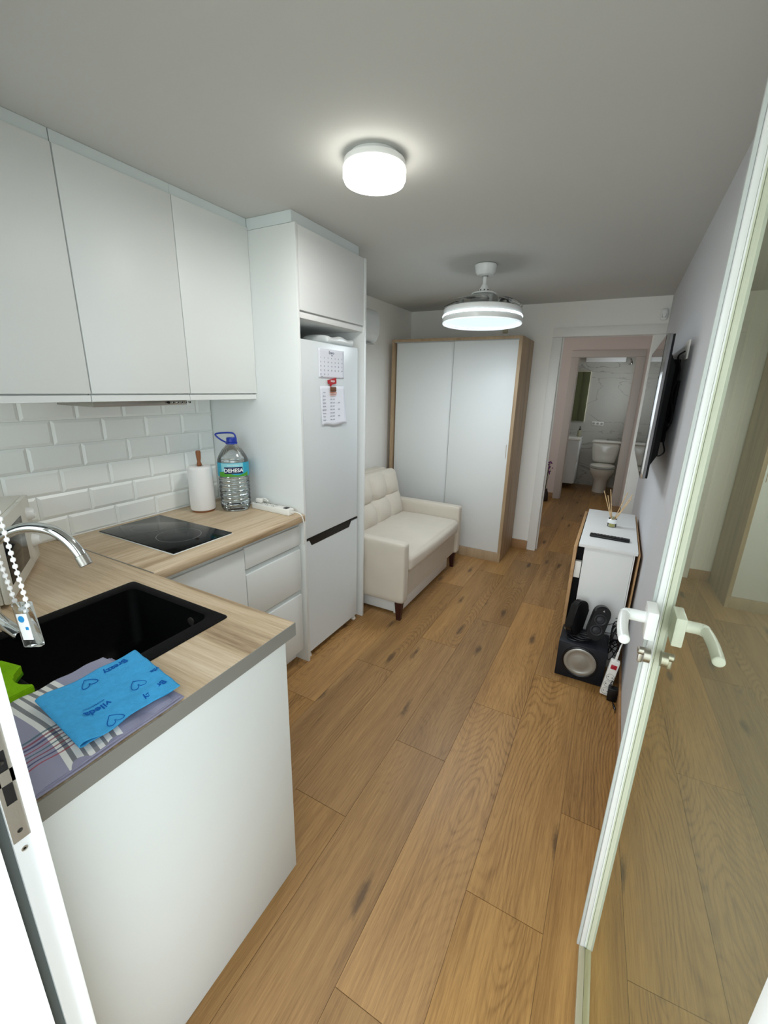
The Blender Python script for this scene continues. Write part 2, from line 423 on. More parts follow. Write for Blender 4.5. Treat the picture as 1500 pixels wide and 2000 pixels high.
# added out-of-view window over the sink, lets daylight in
w = thing('added_window', 'white framed kitchen window over the sink, added out of view for daylight', 'window', (-1.35, .08, 1.0)); w['kind'] = 'structure'
bm = bmesh.new()
for a in ((-1.95, -.75, .06, .11, 1.0, 1.06), (-1.95, -.75, .06, .11, 2.09, 2.15), (-1.95, -1.89, .06, .11, 1.06, 2.09), (-.81, -.75, .06, .11, 1.06, 2.09), (-1.38, -1.32, .06, .11, 1.06, 2.09)): box(bm, *a, bev=.004)
finish('window_frame', bm, PVC, w)
finish('window_pane', B(-1.89, -.81, .08, .086, 1.06, 2.09), CLEAR, w)
# far wall with door opening
DX0, DX1, DZ = -.555, .150, 2.02
bm = bmesh.new()
box(bm, XL, DX0-.012, YB, YB+.1, 0, ZC+.12); box(bm, DX1+.012, XR, YB, YB+.1, 0, ZC+.12); box(bm, DX0-.012, DX1+.012, YB, YB+.1, DZ+.012, ZC+.12)
struct('wall_back', bm, WALL)
# casing and lining of the far opening
def casing(name, x0, x1, z, y, yb, m, wd=.08):
    bm = bmesh.new()
    for ya, yc in ((y-.014, y), (yb, yb+.014)):
        box(bm, x0-wd, x0+.004, ya, yc, 0, z-.004, bev=.003); box(bm, x1-.004, x1+wd, ya, yc, 0, z-.004, bev=.003)
        box(bm, x0-wd, x1+wd, ya, yc, z-.003, z+wd-.005, bev=.003)
    box(bm, x0-.012, x0+.002, y, yb, 0, z); box(bm, x1-.002, x1+.012, y, yb, 0, z); box(bm, x0-.012, x1+.012, y, yb, z-.001, z+.012)
    box(bm, x0+.002, x0+.014, y+.045, y+.06, 0, z); box(bm, x1-.014, x1-.002, y+.045, y+.06, 0, z)
    struct(name, bm, m)
casing('door_2', DX0, DX1-.0, DZ, YB, YB+.1, TRIMW, .078)
# skirting boards
def skirt(name, *a): struct(name, B(*a, bev=.002), BASEB)
skirt('baseboard_back', -.80, -.636, YB-.012, YB, 0, .09)
skirt('baseboard_right', XR-.012, XR, .17, YB-.015, 0, .075)
skirt('baseboard_left', XL, XL+.012, 2.33, 3.77, 0, .075)
# corridor and bathroom shell
Y2 = 6.75
bm = bmesh.new(); box(bm, -2.0, -1.9, YB+.1, 5.1, 0, 2.42); box(bm, -2.0, -1.9, 6.0, Y2, 0, 2.42); box(bm, -2.0, -1.9, 5.1, 6.0, 0, 1.0); box(bm, -2.0, -1.9, 5.1, 6.0, 1.85, 2.42)  # unseen window opening added to let daylight into the corridor
struct('wall_corridor_left', bm, CORR)
bm = bmesh.new(); bx0, bx1, bz = -.625, .085, 2.015
box(bm, -1.9, bx0-.012, Y2, Y2+.1, 0, 2.42); box(bm, bx1+.012, .7, Y2, Y2+.1, 0, 2.42); box(bm, bx0-.012, bx1+.012, Y2, Y2+.1, bz+.012, 2.42)
struct('wall_corridor_back', bm, CORR)
casing('door_3', bx0, bx1, bz, Y2, Y2+.1, mat('trim_warm', 'cfc6bd', .45), .09)
skirt('baseboard_corridor', -1.88, bx0-.09, Y2-.012, Y2, 0, .08)
struct('wall_bathroom_back', B(-1.3, .4, 8.08, 8.16, 0, 2.42), MARBLE)
struct('wall_bathroom_left', B(-1.3, -1.2, Y2+.1, 8.08, 0, 2.42), MARBLE)
bm = bmesh.new()  # side wall with an added, unseen window opening for bathroom daylight
box(bm, .3, .38, Y2+.1, 8.08, 0, 1.2); box(bm, .3, .38, Y2+.1, 8.08, 2.0, 2.42); box(bm, .3, .38, Y2+.1, 7.2, 1.2, 2.0); box(bm, .3, .38, 7.8, 8.08, 1.2, 2.0)
struct('wall_bathroom_right', bm, MARBLE)
# terrace outside the entrance
struct('ground', B(-6, 6, -7, -.02, -.06, -.02), TERR)

# metro tiles on the left wall
bm = bmesh.new(); rows = [(.905, 1.0)]+[(1+.1*k, 1.1+.1*k) for k in range(5)]
for ri, (z0, z1) in enumerate(rows):
    y = -.1 if ri % 2 == 0 else 0.0
    while y < 1.70:
        a, b = max(y, .17)+.001, min(y+.2, 1.698)-.001
        if b-a > .01:
            c = (a+b)/2; t = .009
            x = XL
            hz = min(z1, 1.483)-.001; lz = z0+.001; e = .011
            o4 = [(x+.003, a, lz), (x+.003, b, lz), (x+.003, b, hz), (x+.003, a, hz)]
            i4 = [(x+t, a+e, lz+e), (x+t, b-e, lz+e), (x+t, b-e, hz-e), (x+t, a+e, hz-e)]
            bb = [(x, p[1], p[2]) for p in o4]
            if b-a > .03 and hz-lz > .03:
                V = [[bm.verts.new(p) for p in q] for q in (bb, o4, i4)]
                for j in range(4):
                    for u, v in ((0, 1), (1, 2)): bm.faces.new((V[u][j], V[u][(j+1) % 4], V[v][(j+1) % 4], V[v][j]))
                bm.faces.new(V[2])
        y += .2
box(bm, XL, XL+.0022, .17, 1.698, .905, 1.484, mi=1)
struct('trim_1', bm, [TILE, GROUT], smooth=False)

# ---------------- wall cabinets ----------------
def wall_cab(y0, y1, label):
    t = thing('wall_cabinet', label, 'cabinet', (-1.85, (y0+y1)/2, 1.485), 'white wall cabinets over the worktop')
    bm = bmesh.new(); box(bm, XL+.001, -1.692, y0+.0008, y1-.0008, 1.485, 2.262, bev=.0008, seg=1)
    box(bm, -1.6925, -1.676, y0+.0008, y1-.0008, 1.485, 1.508, bev=.001, seg=1)
    finish('body', bm, LACQ, t)
    finish('door', B(-1.690, -1.670, y0+.0015, y1-.0015, 1.514, 2.262, bev=.0012), LACQ, t)
    finish('filler_strip', B(-1.70, -1.677, y0+.0006, y1-.0006, 2.2635, ZC-.001), FILLER, t)
wall_cab(.29, .8885, 'widest white wall cabinet, nearest the camera and cut by the left picture edge')
wall_cab(.8905, 1.30, 'middle white wall cabinet above the black hob and cooker hood buttons')
wall_cab(1.30, 1.70, 'white wall cabinet directly beside the tall fridge housing, above the paper towel')
t = thing('cooker_hood', 'slim grey cooker hood with round buttons under the middle wall cabinet', 'cooker hood', (-1.86, 1.1, 1.462))
finish('hood_body', B(XL+.02, -1.752, .93, 1.34, 1.462, 1.4845, bev=.003), STEEL, t)
for k in range(6):
    bm = bmesh.new(); lathe(bm, [(.0055, 0), (.0055, .006), (.004, .008)], (-1.752, 1.245+.021*k, 1.4735), (1, 0, 0), 16)
    finish('button', bm, BLKM if k == 0 else CHROME, t)

# ---------------- base cabinets and worktops ----------------
TZ = .905
t = thing('base_cabinet', 'white handleless base cabinet with door under the black hob', 'cabinet', (-1.7, 1.05, 0))
bm = bmesh.new(); box(bm, XL+.001, -1.432, .80, 1.296, .10, TZ-.041); box(bm, -1.5, -1.48, .80, 1.296, 0, .10)
finish('body', bm, LACQ2, t)
finish('door', B(-1.430, -1.410, .802, 1.2935, .088, .835, bev=.0015), LACQ, t)
finish('grip_rail', B(-1.431, -1.418, .802, 1.296, .837, .860, bev=.001), FILLER, t)
t = thing('drawer_cabinet', 'white handleless base cabinet with three drawers beside the fridge housing', 'cabinet', (-1.7, 1.5, 0))
bm = bmesh.new(); box(bm, XL+.001, -1.432, 1.298, 1.6985, .10, TZ-.041); box(bm, -1.5, -1.48, 1.298, 1.6985, 0, .10)
finish('body', bm, LACQ2, t)
for z0, z1 in ((.735, .840), (.470, .706), (.088, .441)):
    d = finish('drawer', B(-1.430, -1.410, 1.2985, 1.6865, z0, z1, bev=.0015), LACQ, t)
    finish('grip_rail', B(-1.431, -1.4195, 1.2985, 1.6865, z1+.001, z1+.021, bev=.001), FILLER, d)
t = thing('sink_cabinet', 'white base cabinet below the sink with large plain end panel', 'cabinet', (-1.3, .48, 0))
bm = bmesh.new(); box(bm, XL+.001, -.7505, .18, .79, .10, .70); box(bm, XL+.1, -.7505, .18, .72, 0, .10)
box(bm, XL+.001, -.7505, .18, .20, .70, TZ-.041)
box(bm, -1.41, -.7505, .775, .793, .10, TZ-.041)
finish('body', bm, LACQ2, t)
finish('end_panel', B(-.750, -.7315, .168, .797, 0, TZ-.041, bev=.0012), LACQ, t)
# worktops
EX = -.7285
SX0, SX1, SY0, SY1 = -1.37, -.915, .235, .765
t = thing('worktop', 'pale oak worktop with grey edge band around the black sink', 'worktop', (-1.4, .5, TZ-.04))
bm = bmesh.new(); hx0, hx1, hy0, hy1 = SX0+.012, SX1-.012, SY0+.012, SY1-.012
for a in ((XL+.001, hx0, .168, .838), (hx1, EX-.0015, .168, .838), (hx0, hx1, .168, hy0), (hx0, hx1, hy1, .838)):
    box(bm, a[0], a[1], a[2], a[3], TZ-.04, TZ)
finish('top', bm, TOPM, t, smooth=False)
finish('edge_band', B(EX-.0015, EX+.0005, .168, .838, TZ-.0405, TZ+.0003), EDGEG, t)
t = thing('worktop', 'pale oak worktop run under the black hob along the tiled wall', 'worktop', (-1.7, 1.27, TZ-.04))
bm = bmesh.new(); prism(bm, [(XL+.001, TZ-.04), (-1.386, TZ-.04), (-1.380, TZ-.034), (-1.380, TZ-.008), (-1.384, TZ-.002), (-1.390, TZ), (XL+.001, TZ)], 1, .8445, 1.6985)
finish('top', bm, TOPM2, t, ang=50)
finish('joint_strip', B(XL+.001, -1.379, .8385, .844, TZ-.04, TZ+.0006, bev=.0008), mat('joint_alu', '8f8b83', .35, metal=.7), t)
finish('wall_seal', B(XL+.009, XL+.016, .846, 1.698, TZ, TZ+.006, bev=.002), PVC, t)

# hob
t = thing('hob', 'black glass two zone hob set in the worktop', 'hob', (-1.72, 1.13, TZ))
finish('trim', B(-1.978, -1.462, .984, 1.286, TZ+.0002, TZ+.003, bev=.001), PVC, t)
finish('glass', B(-1.975, -1.465, .987, 1.283, TZ+.003, TZ+.008, bev=.0015), BLACKG, t)
bm = bmesh.new()
for cx, cy, r in ((-1.84, 1.135, .075), (-1.63, 1.135, .09)):
    rr = lathe(bm, [(r, 0), (r+.0012, 0)], (cx, cy, TZ+.0083), caps=False, n=64)
finish('cooking_zone_marks', bm, GREYP, t)
# sink
t = thing('sink', 'black composite sink with wide rim in the worktop', 'sink', (-1.14, .5, TZ-.19))
bm = bmesh.new()
def loop(x0, x1, y0, y1, r, z, n=6):
    pts = []
    for cx, cy, a in ((x1-r, y1-r, 0), (x0+r, y1-r, PI/2), (x0+r, y0+r, PI), (x1-r, y0+r, 1.5*PI)):
        for k in range(n+1): pts.append((cx+r*math.cos(a+k*PI/2/n), cy+r*math.sin(a+k*PI/2/n), z))
    return [bm.verts.new(p) for p in pts]
ix0, ix1, iy0, iy1 = -1.325, -.962, .335, .735
Ls = [loop(SX0, SX1, SY0, SY1, .012, TZ+.0005), loop(SX0+.001, SX1-.001, SY0+.001, SY1-.001, .012, TZ+.003), loop(SX0+.006, SX1-.006, SY0+.006, SY1-.006, .012, TZ+.0045),
      loop(ix0-.006, ix1+.006, iy0-.006, iy1+.006, .03, TZ+.004), loop(ix0, ix1, iy0, iy1, .028, TZ+.002), loop(ix0+.012, ix1-.012, iy0+.012, iy1-.012, .03, TZ-.17), loop(ix0+.04, ix1-.04, iy0+.04, iy1-.04, .03, TZ-.19)]
for p, q in zip(Ls, Ls[1:]):
    for i in range(len(p)): bm.faces.new((p[i], p[(i+1) % len(p)], q[(i+1) % len(q)], q[i]))
bm.faces.new(Ls[-1])
finish('basin', bm, COMP, t, ang=60)
bm = bmesh.new(); lathe(bm, [(.042, 0), (.042, .003), (.034, .004), (.012, .002)], (-1.14, .53, TZ-.1895)); finish('drain', bm, STEEL, t)
bm = bmesh.new(); lathe(bm, [(.013, 0), (.013, .004), (.008, .005)], (-1.04, iy1-.0035, TZ-.035), (0, -1, 0), 20); finish('overflow', bm, STEEL, t)
# faucet
t = thing('kitchen_faucet', 'chrome arched kitchen faucet reaching over the black sink', 'faucet', (-1.41, .40, TZ))
bm = bmesh.new()
lathe(bm, [(.027, 0), (.027, .006), (.023, .010), (.023, .075), (.020, .080), (.014, .084)], (-1.41, .40, TZ+.0003), n=28)
finish('faucet_body', bm, CHROME, t)
path = smooth_path([(-1.41, .40, .985), (-1.405, .4015, 1.06), (-1.375, .41, 1.13), (-1.313, .428, 1.178), (-1.261, .443, 1.203), (-1.212, .458, 1.215), (-1.155, .474, 1.212), (-1.116, .485, 1.192), (-1.094, .492, 1.166), (-1.082, .4955, 1.143)], 6)
bm = bmesh.new(); tube(bm, path, .0125, 18); finish('spout', bm, CHROME, t)
e = path[-1]; d = (path[-1]-path[-2]).normalized(); bm = bmesh.new(); tube(bm, [e-d*.014, e-d*.013, e+d*.012, e+d*.013], [.0128, .0142, .0142, .012], 20); finish('aerator', bm, STEEL, t)
bm = bmesh.new(); tube(bm, [(-1.39, .398, .955), (-1.30, .392, .955), (-1.21, .386, .957), (-1.203, .385, .957)], [.014, .015, .015, .011], 16); finish('lever', bm, CHROME, t)

# sponge
bm = bmesh.new()
def curve_sponge(x): return x
poly = []
arc = smooth_path([(-1.012, .325, 0), (-1.040, .310, 0), (-1.075, .313, 0), (-1.109, .343, 0)], 6)
poly = [(-1.005, .278), (-1.006, .322)]+[(p.x, p.y) for p in arc]+[(-1.17, .330), (-1.18, .262), (-1.10, .256), (-1.03, .260)]
prism(bm, poly, 2, TZ+.0125, TZ+.030)
bmesh.ops.bevel(bm, geom=[e for e in bm.edges], offset=.002, segments=2, affect='EDGES')
o = finish('foam', bm, SPONGE, (tp := thing('sponge', 'bright green sponge with scooped edge on the sink rim', 'sponge', (-1.12, .30, TZ+.005))), ang=50)
bm = bmesh.new(); prism(bm, poly, 2, TZ+.0052, TZ+.0125); finish('scouring_pad', bm, SPONGED, tp)

# tea towel: grid sheet with woven stripes
def hexlin(h): return srgb(h)
def towel_color(x, y, under=False):
    base = hexlin('8f8ea3')
    w = sum(1 for k in range(6) if abs(y-(.272+.0165*k)) < .0050)
    c = hexlin('d9d8d4') if w else (hexlin('7d7d80') if .268 < y < .36 else base)
    bands = [(-.862, '2c5a66'), (-.851, '7d2338'), (-.840, '26305e'), (-.829, '8e3048'), (-.818, '2c5a66'), (-.807, '7d2338'), (-.796, '26305e'), (-.785, '9a3340')]
    for bx, h in bands:
        if abs(x-bx) < .0022:
            k = hexlin(h); c = tuple(k[i]*.8+c[i]*.2 for i in range(3))+(1,)
    return c
def sheet(name, x0, x1, y0, y1, z, nx, ny, fz, colf, thick, parent, matl, fxy=None):
    bm = bmesh.new(); G = []
    cols = []
    for i in range(nx+1):
        row = []
        for j in range(ny+1):
            x = x0+(x1-x0)*i/nx; y = y0+(y1-y0)*j/ny; zz = z+fz(x, y)
            if fxy: px, py = fxy(x, y)
            else: px, py = x, y
            row.append((bm.verts.new((px, py, zz)), bm.verts.new((px, py, zz-thick))))
        G.append(row)
    for i in range(nx):
        for j in range(ny):
            xc = x0+(x1-x0)*(i+.5)/nx; yc = y0+(y1-y0)*(j+.5)/ny; c = colf(xc, yc)
            for s in (0, 1):
                vs = [G[i][j][s], G[i+1][j][s], G[i+1][j+1][s], G[i][j+1][s]]
                bm.faces.new(vs if s == 0 else vs[::-1]); cols.append(c)
    def side(a, b, c):
        bm.faces.new((a[0], b[0], b[1], a[1])); cols.append(c)
    for i in range(nx):
        for j in (0, ny): side(G[i][j], G[i+1][j], colf(x0+(x1-x0)*(i+.5)/nx, y0 if j == 0 else y1))
    for j in range(ny):
        for i in (0, nx): side(G[i][j], G[i][j+1], colf(x0 if i == 0 else x1, y0+(y1-y0)*(j+.5)/ny))
    off = OFF[parent.name]; bmesh.ops.translate(bm, verts=bm.verts, vec=-off)
    bm.faces.ensure_lookup_table()
    me = bpy.data.meshes.new(name); bm.to_mesh(me); bm.free(); me.materials.append(matl)
    a = me.attributes.new('weave', 'FLOAT_COLOR', 'FACE')
    for i, c in enumerate(cols): a.data[i].color = c
    me.polygons.foreach_set('use_smooth', [True]*len(me.polygons)); me.set_sharp_from_angle(angle=math.radians(50))
    o = bpy.data.objects.new(name, me); COL.objects.link(o); o.parent = parent; OFF[o.name] = off
    return o
TWM = attr_mat('woven_towel', 'weave')
t = thing('tea_towel', 'folded grey tea towel with white, red and blue stripes under the blue cloth', 'towel', (-.87, .33, TZ))
def wav(x, y): return .0022*math.sin(60*y+9*x)*math.sin(22*x)+.0015*math.sin(95*y-30*x)
lay_z = TZ+.0045
for k, (zz, dx, dy) in enumerate(((.0088, .0, .0), (.0128, .003, -.006))):
    sheet('towel_fold', -.995+dx, -.7305-dx, .176-dy*0, .475+dy, TZ+zz, 10, 12, lambda x, y: .0008*math.sin(40*y+k), lambda x, y: hexlin('8a889e'), .0035, t, TWM)
def tfxy(x, y):
    u = (x+1.0)/.26
    return (x, y+(.010*math.sin(u*3.0)-.012*u))
sheet('towel_top_layer', -1.005, -.735, .172, .462, TZ+.0175, 150, 150, lambda x, y: wav(x, y)-.004*max(0, (x+.78)/.04) if x > -.78 else wav(x, y), towel_color, .003, t, TWM, tfxy)
# blue cloth
t = thing('cleaning_cloth', 'bright blue folded cleaning cloth printed with hearts, lying on the tea towel', 'cloth', (-.85, .4, TZ+.022))
cA, cB, cC, cD = Vector((-.952, .317)), Vector((-.948, .507)), Vector((-.748, .480)), Vector((-.752, .298))
def cxy(u, v):   # u along A->B, v along A->D
    p = (cA*(1-u)+cB*u)*(1-v)+(cD*(1-u)+cC*u)*v
    wob = .004*math.sin(9*u)*v
    return p.x+wob, p.y
def cz(u, v): return TZ+.0285+.0015*math.sin(14*u+3*v)+.001*math.sin(25*v)+.006*math.exp(-(u/.12)**2)
bm = bmesh.new(); n = 44; top = []; 
for i in range(n+1):
    r = []
    for j in range(n+1):
        u, v = i/n, j/n; x, y = cxy(u, v); r.append(bm.verts.new((x, y, cz(u, v))))
    top.append(r)
for i in range(n):
    for j in range(n): bm.faces.new((top[i][j], top[i+1][j], top[i+1][j+1], top[i][j+1]))
# the fold roll at the left end and the lower layer
low = []
for i in range(n+1):
    r = []
    for j in range(n+1):
        u, v = i/n*.94, j/n
        x, y = cxy(u+.0, v*.985); r.append(bm.verts.new((x-.002, y, TZ+.0225+.0006*math.sin(20*u))))
    low.append(r)
for i in range(n):
    for j in range(n): bm.faces.new((low[i][j], low[i][j+1], low[i+1][j+1], low[i+1][j]))
prevr = [top[0][j] for j in range(n+1)]
for k in range(1, 7):
    a = PI*k/7; row = []
    for j in range(n+1):
        A_, B_ = top[0][j].co, low[0][j].co; mid = (A_+B_)/2; h = (A_.z-B_.z)/2
        row.append(bm.verts.new((mid.x, mid.y-.016*math.sin(a), mid.z+h*math.cos(a))))
    for j in range(n): bm.faces.new((prevr[j], prevr[j+1], row[j+1], row[j]))
    prevr = row
lowr = [low[0][j] for j in range(n+1)]
for j in range(n): bm.faces.new((prevr[j], prevr[j+1], lowr[j+1], lowr[j]))
o = finish('cloth_sheet', bm, CLOTHB, t, ang=80)
md = o.modifiers.new('thickness', 'SOLIDIFY'); md.thickness = .0012; md.offset = -1
def on_cloth(co):
    # world xy -> height on the sheet
    u = (co.y-.31)/.19; v = (co.x+.95)/.2
    return Vector((co.x, co.y, cz(u, v)+.0011+co.z))
ZR = Matrix.Rotation(-PI/2, 4, 'Z')
bm = bmesh.new()
for txt, x, y, s, rz in (('Breazy', -.926, .447, .020, .12), ('vileda', -.822, .352, .021, -.05), ('PROFESSIONAL', -.838, .352, .006, -.05), ('Breazy', -.778, .443, .020, .2), ('vile', -.835, .482, .015, .1)):
    merge(bm, text_bm(txt, s, .0001, txt != 'PROFESSIONAL'), Matrix.Translation((x, y, 0)) @ Matrix.Rotation(rz, 4, 'Z') @ ZR, on_cloth)
def heart(cx, cy, s):
    pts = [(0, -.4), (.42, .1), (.5, .42), (.3, .55), (.08, .42), (0, .2), (-.08, .42), (-.3, .55), (-.5, .42), (-.42, .1)]
    P = smooth_path([(p[0]*s, p[1]*s, 0) for p in pts]+[(0, -.4*s, 0)], 4)
    R_ = Matrix.Translation((cx, cy, 0)) @ ZR
    P = [on_cloth(R_ @ q) for q in P]
    tube(bm, P, .0007, 6)
for h in ((-.922, .385, .03), (-.83, .435, .03), (-.772, .352, .03)): heart(*h)
finish('printed_lettering', bm, CLOTHI, t, smooth=False)

# microwave (turned about 33 degrees)
A = Vector((-1.497, .470, 0)); Bq = Vector((-1.861, .706, 0)); ux = (A-Bq).normalized(); uy = Vector((-ux.y, ux.x, 0))  # uy: out of the front
if uy.dot(Vector((1, 1, 0))) < 0: uy = -uy
t = thing('microwave', 'cream white microwave with dark door window in the worktop corner', 'microwave', (-1.75, .45, TZ))
Rm = Matrix(((ux.x, uy.x, 0, Bq.x), (ux.y, uy.y, 0, Bq.y), (0, 0, 1, TZ), (0, 0, 0, 1)))
MWM = mat('microwave_enamel', 'd3d0c5', .35)
WM = .432
bm = bmesh.new(); box(bm, 0, WM, -.30, -.012, .012, .25, bev=.006, rot=Rm); finish('casing', bm, MWM, t)
bm = bmesh.new(); box(bm, .105, WM, -.012, .006, .012, .25, bev=.006, rot=Rm); dr = finish('door', bm, MWM, t)
bm = bmesh.new(); box(bm, .150, WM-.05, .0055, .0075, .055, .21, bev=.0008, rot=Rm); finish('door_window', bm, BLACKG, dr)
bm = bmesh.new(); box(bm, 0, .103, -.012, .004, .012, .25, bev=.004, rot=Rm); cp = finish('control_panel', bm, MWM, t)
for zz in (.19, .09):
    bm = bmesh.new(); lathe(bm, [(.024, 0), (.022, .006), (.017, .018), (.013, .021)], Rm @ Vector((.052, .004, zz)), uy, 24); finish('knob', bm, PVC, cp)
for a, b in ((.03, -.27), (.40, -.27), (.03, -.04), (.40, -.04)):
    bm = bmesh.new(); box(bm, a-.012, a+.012, b-.012, b+.012, 0, .0125, rot=Rm); finish('foot', bm, BLK, t)

# paper towel roll
t = thing('paper_towel_holder', 'white paper towel roll on a turned wooden holder beside the water bottle', 'paper towel', (-1.885, 1.475, TZ))
bm = bmesh.new(); lathe(bm, [(.055, 0), (.055, .007), (.052, .010)], (-1.885, 1.475, TZ+.0002)); finish('base', bm, WDBRN, t)
bm = bmesh.new(); lathe(bm, [(.020, .011), (.060, .011), (.063, .018), (.0615, .12), (.060, .225), (.057, .236), (.050, .240), (.020, .240), (.020, .011)], (-1.885, 1.475, TZ), n=48, caps=False); finish('paper_roll', bm, PAPERT, t, ang=60)
bm = bmesh.new(); lathe(bm, [(.009, .009), (.009, .240), (.013, .246), (.011, .254), (.008, .262), (.0115, .285), (.0125, .312), (.009, .319)], (-1.885, 1.475, TZ), n=24); finish('rod', bm, WDBRN, t, ang=60)

# water bottle
BC = Vector((-1.770, 1.595, TZ)); BRt = math.atan2(-BC.y, -BC.x)
t = thing('water_bottle', 'large clear water jug with blue cap handle and teal label', 'bottle', tuple(BC))
prof = [(.060, .001), (.074, .006), (.079, .020)]
z = .03
for k in range(7):
    prof += [(.080, z), (.0815, z+.006), (.080, z+.012), (.0755, z+.017)]; z += .0225
prof += [(.081, .188), (.081, .262), (.0815, .268), (.080, .275), (.070, .295), (.050, .325), (.032, .345), (.022, .355), (.0215, .366)]
def sq(co, c=BC):    # slightly squared section
    d = co-c; a = math.atan2(d.y, d.x); k = 1+.035*math.cos(4*(a-BRt))*(-1)
    return Vector((c.x+d.x*k, c.y+d.y*k, co.z))
def rib(bm):
    for v in bm.verts: v.co = sq(v.co)
bm = bmesh.new(); lathe(bm, prof, BC, n=64); rib(bm); finish('bottle_body', bm, BOTT, t, ang=60)
wp = [(max(r-.0025, .001), max(zz, .004)) for r, zz in prof if zz < .262]+[(.0785, .262)]
bm = bmesh.new(); lathe(bm, wp, BC, n=64); rib(bm); finish('water', bm, WATER, t, ang=60)
def patch(a0, a1, z0, z1, r, nn=40, z1f=None, z0f=None):
    bm = bmesh.new(); R0 = []
    for i in range(nn+1):
        a = a0+(a1-a0)*i/nn; zt = z1f(i/nn) if z1f else z1; zb = z0f(i/nn) if z0f else z0
        R0.append([bm.verts.new(sq(BC+Vector((r*math.cos(a), r*math.sin(a), zz)))) for zz in (zb, zt)])
    for p, q in zip(R0, R0[1:]): bm.faces.new((p[0], q[0], q[1], p[1]))
    return bm
lb = finish('label', patch(0, 2*PI, .190, .262, .0822, 96), TEAL, t)
lb['label'] = 'teal paper label'
finish('label_sky', patch(BRt-.75, BRt+.6, .212, .2605, .0825, 30, z0f=lambda s: .216+.01*math.sin(3*s)), TEALL, lb)
finish('label_hill', patch(BRt-.95, BRt+.95, .1905, .2, .0827, 40, z1f=lambda s: .207+.009*math.sin(6.5*s+.6)), GRN, lb)
finish('label_panel', patch(BRt-.56, BRt+.56, .206, .241, .0830, 24), NAVY, lb)
def wrapt(zc, r):
    def f(co): a = BRt+co.x/r; return sq(BC+Vector(((r+co.z)*math.cos(a), (r+co.z)*math.sin(a), zc+co.y)))
    return f
bm = bmesh.new(); merge(bm, text_bm('DEHESA', .0270, .0002, True), None, wrapt(.2225, .0833)); merge(bm, text_bm('AGUA MINERAL', .0085, .0002), None, wrapt(.2495, .0833)); finish('lettering', bm, WHT, lb, smooth=False)
bm = bmesh.new(); lathe(bm, [(.0235, .360), (.025, .362), (.025, .380), (.022, .385)], BC, n=32); cap = finish('cap', bm, BLUE, t)
bm = bmesh.new(); lathe(bm, [(.030, .352), (.030, .360), (.024, .361)], BC, n=32)
hd = Vector((math.cos(BRt-1.9), math.sin(BRt-1.9), 0))
hpath = smooth_path([BC+hd*.026+Vector((0, 0, .357)), BC+hd*.055+Vector((0, 0, .372)), BC+hd*.078+Vector((0, 0, .392)), BC+hd*.075+Vector((0, 0, .402)), BC+hd*.03+Vector((0, 0, .408)), BC+hd*(-.012)+Vector((0, 0, .406)), BC+hd*(-.024)+Vector((0, 0, .385)), BC+hd*(-.024)+Vector((0, 0, .360))], 5)
tube(bm, hpath, .0045, 8); finish('carry_handle', bm, BLUE, cap, ang=60)

# extension sockets
def strip(name, label, loc, Rz, L, n, w=.042, h=.034, Rx=None, sw=None, gap=None):
    t = thing(name, label, 'power strip', loc)
    Rm = Matrix.Translation(loc) @ Rz
    bm = bmesh.new(); box(bm, -L/2, L/2, -w/2, w/2, 0, h, bev=.005, seg=3, rot=Rm); bd = finish('housing', bm, SKTW, t)
    bm = bmesh.new(); box(bm, L/2-.045, L/2-.022, -w/2+.008, w/2-.008, h-.001, h+.003, bev=.001, rot=Rm); finish('switch', bm, sw or BLK, t)
    for k in range(n):
        cx = -L/2+.027+k*.042*(1 if n > 3 else 1.0)
        bm = bmesh.new(); c = Rm @ Vector((cx, 0, h)); ax = (Rm.to_3x3() @ Vector((0, 0, 1)))
        lathe(bm, [(.0185, .0006), (.0175, .0006), (.0170, -.0006)], c, ax, 28, caps=False)
        bm2 = bmesh.new()
        for s in (-1, 1): lathe(bm2, [(.0028, 0), (.0028, .0009)], Rm @ Vector((cx, s*.0095, h)), ax, 10)
        merge(bm, bm2); s_ = finish('socket', bm, [GREYP], bd)
        bm = bmesh.new()
        for s in (-1, 1): lathe(bm, [(.0026, .0003), (.0026, .0012)], Rm @ Vector((cx, s*.0095, h)), ax, 10)
        s_.data.materials.clear(); s_.data.materials.append(SCREW); bm.free()
    return t, Rm
yaw = math.atan2(-.01, .29)
t, Rm = strip('power_strip', 'white power strip with black switch on the worktop end beside the tall panel', (-1.565, 1.655, TZ), Matrix.Rotation(yaw, 4, 'Z'), .27, 4, sw=BLK)
bm = bmesh.new()
tube(bm, smooth_path([(-1.432, 1.653, TZ+.016), (-1.40, 1.654, TZ+.02), (-1.372, 1.662, TZ+.004), (-1.366, 1.672, TZ-.05), (-1.372, 1.68, .80), (-1.388, 1.690, .74)], 6), .0028, 8)
finish('power_cord', bm, SKTW, t)
bm = bmesh.new()
box(bm, -1.68, -1.64, 1.647, 1.671, TZ+.035, TZ+.057, bev=.006); tube(bm, smooth_path([(-1.66, 1.66, TZ+.052), (-1.63, 1.665, TZ+.06), (-1.60, 1.66, TZ+.05), (-1.64, 1.675, TZ+.045), (-1.69, 1.67, TZ+.05)], 5), .0035, 8)
tag(finish('plug', bm, SKTW), 'white plug with short cord in the worktop power strip', 'plug')

